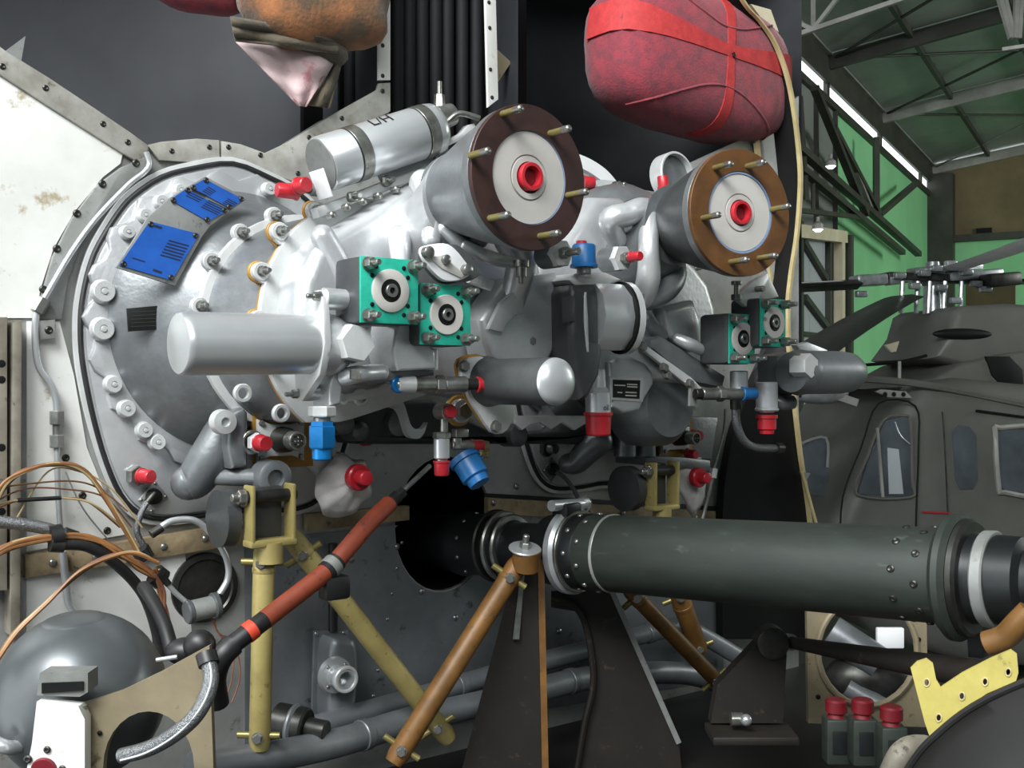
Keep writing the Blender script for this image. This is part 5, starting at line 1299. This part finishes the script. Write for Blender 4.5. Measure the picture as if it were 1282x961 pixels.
for k in range(10):
    a = 2 * math.pi * k / 10; fr = frame(sh(598), sd_)
    q = sh(598) + (fr.to_3x3() @ V((math.cos(a), math.sin(a), 0))) * SR * .9
    inst(RIVET, 'rivet', scaled(q, q - sh(598), .006), t)
    for px in (735, 750):
        c_ = sh(px); q = c_ + (fr.to_3x3() @ V((math.cos(a + px * .02), math.sin(a + px * .02), 0))) * SR * 1.01
        inst(RIVET, 'rivet', scaled(q, q - c_, .007), t)
    for px in (1140, 1168):
        c_ = sh(px); q = c_ + (fr.to_3x3() @ V((math.cos(a + px * .01), math.sin(a + px * .01), 0))) * SR
        inst(RIVETD, 'rivet', scaled(q, q - c_, .008), t)
MB().ring(sh(1197), sd_, SR * .9, SR * 1.32, -.012, .02, 56, .01).build('rear_ring', 'shaft', t)
MB().ring(sh(1212), sd_, SR * .9, SR * 1.2, -.008, .014, 56, .006).build('rear_ring', 'steeld', t)
lat('rear_hub', 1215, [(0, .95), (.02, .92), (.05, .9), (.1, .88), (.11, .7), (.75, .66)], 'shaftd')
MB().ring(sh(1236), sd_, SR * .85, SR * .98, -.004, .02, 48, .003).build('rear_ring', 'grey', t)
MB().prism([sh(1205) + Z * a - Y * .0 + sd_.cross(Z) * b for a, b in ((-.06, -.1), (-.16, -.11), (-.16, -.03), (-.1, -.02))], sd_ * .03, bev=.004).build('ring_lug', 'shaftd', t)
# spanner plate with rivets on top left of the shaft
t = thing('bearing_stand', 'dark brown triangular stand carrying the shaft bearing', 'stand', D(640, 960, 2.75))
MB().prism([D(x, y, 2.78) for x, y in ((652, 702), (676, 698), (682, 975), (575, 975), (632, 760))], Y * .012, bev=.002).build('front_plate', 'brown', t)
MB().bar(D(677, 700, 2.775), D(683, 975, 2.775), .006, .016).build('plate_edge', 'ochre', t)
MB().prism([D(x, y, 2.95) for x, y in ((690, 740), (765, 735), (800, 820), (850, 930), (856, 985), (725, 985), (730, 900), (742, 850), (735, 790), (720, 765), (690, 760))], Y * .012, bev=.002).build('rear_plate', 'brown', t)
MB().bar(D(765, 737, 2.945), D(850, 930, 2.945), .005, .014).build('plate_edge', 'grey', t)
MB().tube(smooth([D(x, y, 2.93) for x, y in ((690, 750), (718, 758), (734, 785), (743, 850), (732, 905), (720, 975))], 6), .009, 8).build('arch_edge', 'brown', t)
MB().lathe(D(659, 697, 2.7), nrm(V((.1, -.3, 1))), [(-.03, .034), (.02, .034), (.022, .03)], 24).build('bearing_eye', 'ochre', t)
MB().ring(D(657, 688, 2.7), nrm(V((.1, -.3, 1))), .012, .04, 0, .006, 24).build('eye_washer', 'silver', t)
inst(STUD, 'nut', scaled(D(657, 687, 2.7), nrm(V((.1, -.3, 1))), .014, .02), t)
MB().prism([D(x, y, 2.76) for x, y in ((642, 800), (652, 715), (657, 715), (650, 800))], Y * .004).build('bright_edge', 'steel', t)

# ================================================================== SPHERICAL TANK AND CRADLE
tc_ = D(101, 870, 2.0); tr_ = rp(tc_, 104)
t = thing('spherical_tank', 'grey metal spherical tank at the lower left', 'tank', tc_ - Z * tr_)
MB().ball(tc_, tr_, seg=48).build('tank_shell', 'tank', t, 60)
MB().lathe(tc_, nrm(V((-.05, -.1, 1))), [(tr_ * .93, tr_ * .362), (tr_ * .945, tr_ * .345), (tr_ * .965, tr_ * .29), (tr_ * 1.005, .001)], 36).build('top_boss', 'tank', t)
t = thing('tank_cradle', 'tan metal cradle with arched cut-out holding the spherical tank', 'cradle', D(170, 961, 1.88))
cr = [(100, 882), (150, 866), (200, 842), (240, 820), (262, 808), (268, 990), (243, 990)] + [(186 + 57 * math.cos(a), 960 - 70 * math.sin(a)) for a in [math.pi * k / 14 for k in range(15)]] + [(128, 990), (100, 990)]
MB().prism([D(x, y, 1.82) for x, y in cr], Y * .02, bev=.003).build('arched_panel', 'tan', t)
MB().prism([D(x, y, 1.78) for x, y in ((46, 878), (98, 884), (106, 900), (106, 990), (28, 990), (40, 930))], Y * .03, bev=.004).build('end_plate', 'white', t)
MB().prism([D(x, y, 1.79) for x, y in ((50, 842), (110, 842), (110, 866), (100, 872), (46, 870))], Y * .05, bev=.006).build('clamp_block', 'grey', t)
MB().prism([D(x, y, 1.786) for x, y in ((52, 855), (104, 853), (104, 864), (52, 868))], Y * .003).build('clamp_slot', 'black', t)
MB().cyl(D(100, 882, 1.8), D(100, 975, 1.8), .011, seg=14).build('corner_tube', 'sheet', t)
for px, py, r in ((59, 938, .006), (35, 950, .007), (78, 962, .006)): inst(RIVETD, 'rivet', scaled(D(px, py, 1.778), -Y, r), t)
MB().lathe(D(55, 965, 1.78), -Y, [(0, .022), (.006, .02), (.006, .01)], 22).build('red_tell_tale', 'reddeep', t)
inst(HOLE, 'hole', scaled(D(125, 917, 1.818), -Y, .004, .02), t)
P = [D(258, 818, 1.78), D(264, 850, 1.76), D(252, 885, 1.74), D(228, 912, 1.74), (D(190, 935, 1.76)), D(152, 946, 1.78)]
t = thing('braided_hose', 'braided steel hose curving in front of the tan cradle', 'hose', P[-1])
C_ = smooth(P, 10); MB().tube(C_, .0125, 16).build('hose_body', 'braid', t)
for off in (-.007, .007): MB().tube([c - Y * .0105 + Z * off * .7 + X * off * .6 for c in C_[2:-2]], .0022, 6).build('bright_strand', 'silver', t)
MB().tube(C_[:6], .017, 16).build('hose_end', 'hoseb', t)
t = thing('pipe_junction', 'black junction boots above the cradle where the hoses meet', 'junction', D(245, 820, 1.9))
MB().ball(D(232, 815, 1.95), .03, (1.2, .9, .8)).build('boot', 'hoseb', t)
MB().ball(D(250, 808, 1.92), .028, (1, .9, 1)).build('boot', 'hoseb', t)
MB().cyl(D(196, 826, 1.9), D(222, 822, 1.9), .004, seg=10).build('steel_pin', 'silver', t)
MB().tube(smooth([D(215, 815, 1.96), D(205, 780, 2.0), D(190, 750, 2.05), D(180, 735, 2.1)], 6), .013, 12).build('cable_boot', 'hoseb', t)
t = thing('tank_pipe', 'bright curved pipe end below the tank at the left edge', 'pipe', D(0, 930, 1.85))
MB().tube(smooth([D(-15, 925, 1.85), D(5, 934, 1.85), D(20, 935, 1.87), D(34, 926, 1.9)], 6), .012, 12).build('pipe_tube', 'silver', t)

# ================================================================== LOWER RIGHT
t = thing('perforated_bulkhead', 'tan frame panel with a large round hole below the shaft', 'panel', D(1085, 905, 2.9))
hc = (1086, 815); hole2 = [(hc[0] + 62 * math.cos(a), hc[1] + 68 * math.sin(a)) for a in [2 * math.pi * k / 28 for k in range(28)]]
MB().prism([D(x, y, 2.9) for x, y in ((1010, 755), (1160, 765), (1162, 910), (1012, 905))], Y * .02, [[D(x, y, 2.9) for x, y in hole2]]).build('panel_sheet', 'tan', t)
MB().tube([D(x, y, 2.895) for x, y in hole2], .008, 8, closed=True).build('hole_lip', 'tan', t)
for px, py in ((1024, 872), (1150, 800)): inst(HOLE, 'hole', scaled(D(px, py, 2.898), -Y, .006, .02), t)
t = thing('gear_box_unit', 'dark machinery seen through the round hole of the tan panel', 'machinery', D(1086, 880, 3.3))
MB().ball(D(1086, 850, 3.3), .1, (1.3, .8, .8)).build('housing', 'steeld', t)
MB().cyl(D(1040, 790, 3.3), D(1100, 830, 3.25), .05, seg=20).build('motor', 'castd', t)
MB().box(frame(D(1056, 798, 3.35), Y, X), (.06, .04, .02), .004).build('white_box', 'paper', t)
MB().box(frame(D(1114, 798, 3.3), Y, X), (.08, .06, .02), .004).build('white_box', 'paper', t)
MB().box(frame(D(1106, 846, 3.3), Y, X), (.03, .03, .02), .004).build('white_box', 'paper', t)
MB().cyl(D(1060, 860, 3.25), D(1130, 900, 3.2), .03, seg=16).build('pipe', 'castd', t)
t = thing('control_rod', 'dark tapered rod crossing in front of the tan panel', 'rod', D(1100, 840, 2.5))
a_, b_ = D(985, 803, 2.7), D(1245, 848, 2.1)
MB().cyl(a_, b_, .014, .03, 20).build('rod', 'brown', t)
MB().cyl(a_ - nrm(b_ - a_) * .04, a_ + nrm(b_ - a_) * .02, .02, seg=18).build('rod_end', 'silverd', t)
t = thing('bell_crank', 'dark bracket with round eye at the left end of the rod', 'bracket', D(950, 905, 2.65))
MB().prism([D(x, y, 2.68) for x, y in ((952, 800), (958, 786), (972, 784), (984, 796), (985, 820), (980, 905), (890, 905), (898, 858))], Y * .05, bev=.008).build('crank_body', 'brown', t)
MB().lathe(D(966, 803, 2.68), -Y, [(-.03, .038), (.02, .038), (.024, .03)], 26).build('crank_eye', 'steeld', t)
MB().ball(D(934, 901, 2.62), .014).build('pivot_ball', 'chrome', t)
MB().cyl(D(915, 900, 2.64), D(930, 900, 2.64), .016, seg=16).build('pivot', 'steel', t)
MB().box(frame(D(940, 918, 2.65), Z, X), (.2, .12, .02), .004).build('foot', 'brown', t)
# small green switch boxes with red tops
def sbx(px, py, d, lab):
    p = D(px, py, d); t = thing('valve_block', lab, 'valve', p - Z * .05, 'small green valves with red knobs')
    MB().box(frame(p, Z, X), (.055, .05, .1), .005).build('block', 'shaft', t)
    MB().lathe(p + Z * .05, Z, [(0, .02), (.008, .018), (.012, .024), (.036, .024), (.04, .02)], 20).build('red_knob', 'reddeep', t)
    MB().box(frame(p - Y * .026, Y, X), (.03, .05, .004), .001).build('face_plate', 'shaftd', t)
sbx(1047, 925, 2.5, 'leftmost small green valve with a dark red knob on the deck')
sbx(1080, 926, 2.45, 'middle small green valve with a dark red knob on the deck')
sbx(1116, 936, 2.4, 'rightmost small green valve with a dark red knob, partly hidden')
# pale yellow hinge bracket and dark drum
yb = [(1140, 836), (1148, 828), (1160, 824), (1168, 830), (1172, 850), (1178, 860), (1205, 842), (1240, 824), (1266, 813), (1273, 818), (1275, 842), (1272, 852), (1235, 868), (1200, 892), (1166, 928), (1158, 905)]
holes = [[(hx + 3.6 * math.cos(a), hy + 5 * math.sin(a)) for a in [2 * math.pi * k / 12 for k in range(12)]] for hx, hy in ((1160, 854), (1175, 898), (1204, 871), (1233, 853), (1262, 841))]
def ybp(x, y): return D(x, y, 1.75 - (x - 1140) / 135 * .12)
t = thing('hinge_bracket', 'pale yellow perforated hinge bracket at the lower right', 'bracket', ybp(1166, 928))
MB().prism([ybp(x, y) for x, y in yb], V((.002, .006, 0)), [[ybp(x, y) for x, y in h] for h in holes]).build('bracket_plate', 'yplate', t)
for h in holes:
    MB().tube([ybp(x, y) - Y * .001 for x, y in h], .0012, 6, closed=True).build('hole_rim', 'cream', t)
t = thing('transmission_cover', 'dark curved drum cover at the lower right corner', 'cover', D(1230, 961, 1.6))
edgep = [(1120, 990), (1150, 945), (1172, 922), (1205, 895), (1245, 872), (1300, 850), (1360, 840)]
r0 = [D(x, y, 1.74 - (x - 1120) / 240 * .2) for x, y in edgep]; r0 = smooth(r0, 5)
fall = [V((0, 0, 0)), V((.004, -.03, -.012)), V((.01, -.07, -.05)), V((.014, -.1, -.11)), V((.016, -.11, -.2))]
MB().loops([[p + f for f in fall] + [p + V((.02, .05, -.25)), p + V((.0, .03, -.02))] for p in r0]).build('drum_shell', 'decks', t, 60)
MB().tube([p + Z * .002 for p in r0], .006, 8).build('rim_bead', 'hoseb', t)
t = thing('pipe_elbow', 'brown grey elbow at the bottom edge beside the dark drum', 'pipe', D(1130, 961, 1.9))
MB().tube(smooth([D(1110, 985, 1.95), D(1128, 945, 1.95), D(1150, 935, 1.97), D(1170, 940, 2.0)], 6), .022, 14).build('elbow_tube', 'rail', t)
t = thing('copper_duct', 'copper coloured curved duct below the shaft end at right', 'duct', D(1262, 800, 1.95))
MB().tube(smooth([D(1235, 805, 2.0), D(1258, 797, 1.98), D(1275, 780, 1.96), D(1290, 765, 1.95)], 6), .022, 14).build('duct_tube', 'ochre', t)

# ================================================================== FABRIC COVERS
def superell(c, ax, a, b, cc, p, n, bump=0.0, seed=1):
    """rounded cushion: ax = 3 axes; returns a sampler and a mesh builder"""
    random.seed(seed); ph = [random.uniform(0, 6.28) for _ in range(8)]
    def pt(d, k=1.0):
        f = (abs(d.x / a) ** p + abs(d.y / b) ** p + abs(d.z / cc) ** p) ** (-1 / p)
        q = d * f * k
        w = bump * (math.sin(q.x * 23 + ph[0]) * math.sin(q.y * 17 + ph[1]) + .6 * math.sin(q.x * 51 + q.y * 37 + ph[2]) + .4 * math.sin(q.y * 71 - q.z * 40 + ph[3]))
        q = q * (1 + w)
        return c + ax[0] * q.x + ax[1] * q.y + ax[2] * q.z
    mb = MB(); rings = []
    for i in range(1, n):
        th = math.pi * i / n
        rings.append([pt(V((math.sin(th) * math.cos(2 * math.pi * j / (2 * n)), math.sin(th) * math.sin(2 * math.pi * j / (2 * n)), math.cos(th)))) for j in range(2 * n)])
    mb.loops(rings)
    return pt, mb
tilt = math.radians(-3)
cxu = nrm(U * math.cos(tilt) + Z * math.sin(tilt)); cyv = nrm(Z * math.cos(tilt) - U * math.sin(tilt))
cc_ = fw(866, 84, -.04)
t = thing('intake_cushion', 'red canvas cushion with crossed straps plugging the right intake', 'cushion', cc_ - Z * .25)
pt, mb = superell(cc_, (cxu, cyv, N), .42, .225, .16, 3.4, 30, .006, 3)
mb.build('cushion_body', 'fabric', t, 80)
def strap(pt, dirs, w, t, m, name, thick=1.02):
    rings = []
    for d0, sv in dirs:
        rings.append([pt((d0 - sv * w).normalized(), thick), pt((d0 + sv * w).normalized(), thick), pt((d0 + sv * w).normalized(), .985), pt((d0 - sv * w).normalized(), .985)])
    return MB().loops(rings).build(name, m, t, 60)
K = 26
strap(pt, [(V((math.sin(a), .13, math.cos(a))).normalized(), V((0, 1, 0))) for a in [-1.7 + 3.4 * i / K for i in range(K + 1)]], .12, t, 'strap', 'strap')
strap(pt, [(V((.08, math.sin(a), math.cos(a))).normalized(), V((1, 0, 0))) for a in [-1.6 + 3.2 * i / K for i in range(K + 1)]], .1, t, 'strap', 'strap', 1.017)
MB().tube([pt(V((.12 + .02 * math.sin(k), .0 + .09 * k / 4, 1)).normalized(), 1.03) for k in range(5)], .006, 8).build('strap_toggle', 'hoseb', t)
seam = [pt(V((math.sin(a), -.62, math.cos(a))).normalized(), 1.004) for a in [-1.5 + 3.0 * i / K for i in range(K + 1)]]
MB().tube(seam, .004, 6).build('seam', 'fabric', t)
seam = [pt(V((math.sin(a), .62, math.cos(a))).normalized(), 1.004) for a in [-1.5 + 3.0 * i / K for i in range(K + 1)]]
MB().tube(seam, .004, 6).build('seam', 'fabric', t)

t = thing('intake_cover', 'orange and olive canvas cover with pale lining at the top left', 'cover', fw(400, 60, .1))
c1_ = fw(392, -25, .06)
pt, mb = superell(c1_, (nrm(U + Z * .12), nrm(Z - U * .12), N), .2, .17, .09, 3.2, 30, .035, 5)
mb.build('canvas_top', 'fabo', t, 80)
pt, mb = superell(fw(366, 34, .04), (nrm(U - Z * .42), nrm(Z + U * .42), N), .16, .05, .07, 2.4, 20, .03, 9)
mb.build('canvas_roll', 'fabd', t, 80)
pt, mb = superell(fw(250, -20, -.06), (U, Z, N), .14, .07, .06, 2.4, 16, .03, 11)
mb.build('red_lining', 'fabric', t, 80)
def patch(name, corners, h, m, n=10, amp=.01):
    a, b, c, d = [V((*q, 0)) for q in corners]; rows = []
    for i in range(n + 1):
        row = []
        for j in range(n + 1):
            u_, v_ = j / n, i / n; q = (a * (1 - u_) + b * u_) * (1 - v_) + (d * (1 - u_) + c * u_) * v_
            row.append(fw(q.x, q.y, h + amp * math.sin(u_ * 9 + v_ * 4) + amp * .6 * math.sin(v_ * 13 - u_ * 3)))
        rows.append(row)
    o = MB().loops(rows, False, False, closed=False).build(name, m, t, 80)
    so = o.modifiers.new('thickness', 'SOLIDIFY'); so.thickness = .004
    return o
patch('pale_flap', [(294, 52), (428, 60), (384, 134), (372, 132)], .06, 'fabp')
patch('dark_flap', [(422, 62), (430, 60), (414, 136), (386, 132)], .045, 'fabd')
patch('canvas_fold', [(288, 22), (420, 42), (424, 66), (294, 52)], .1, 'fabd')
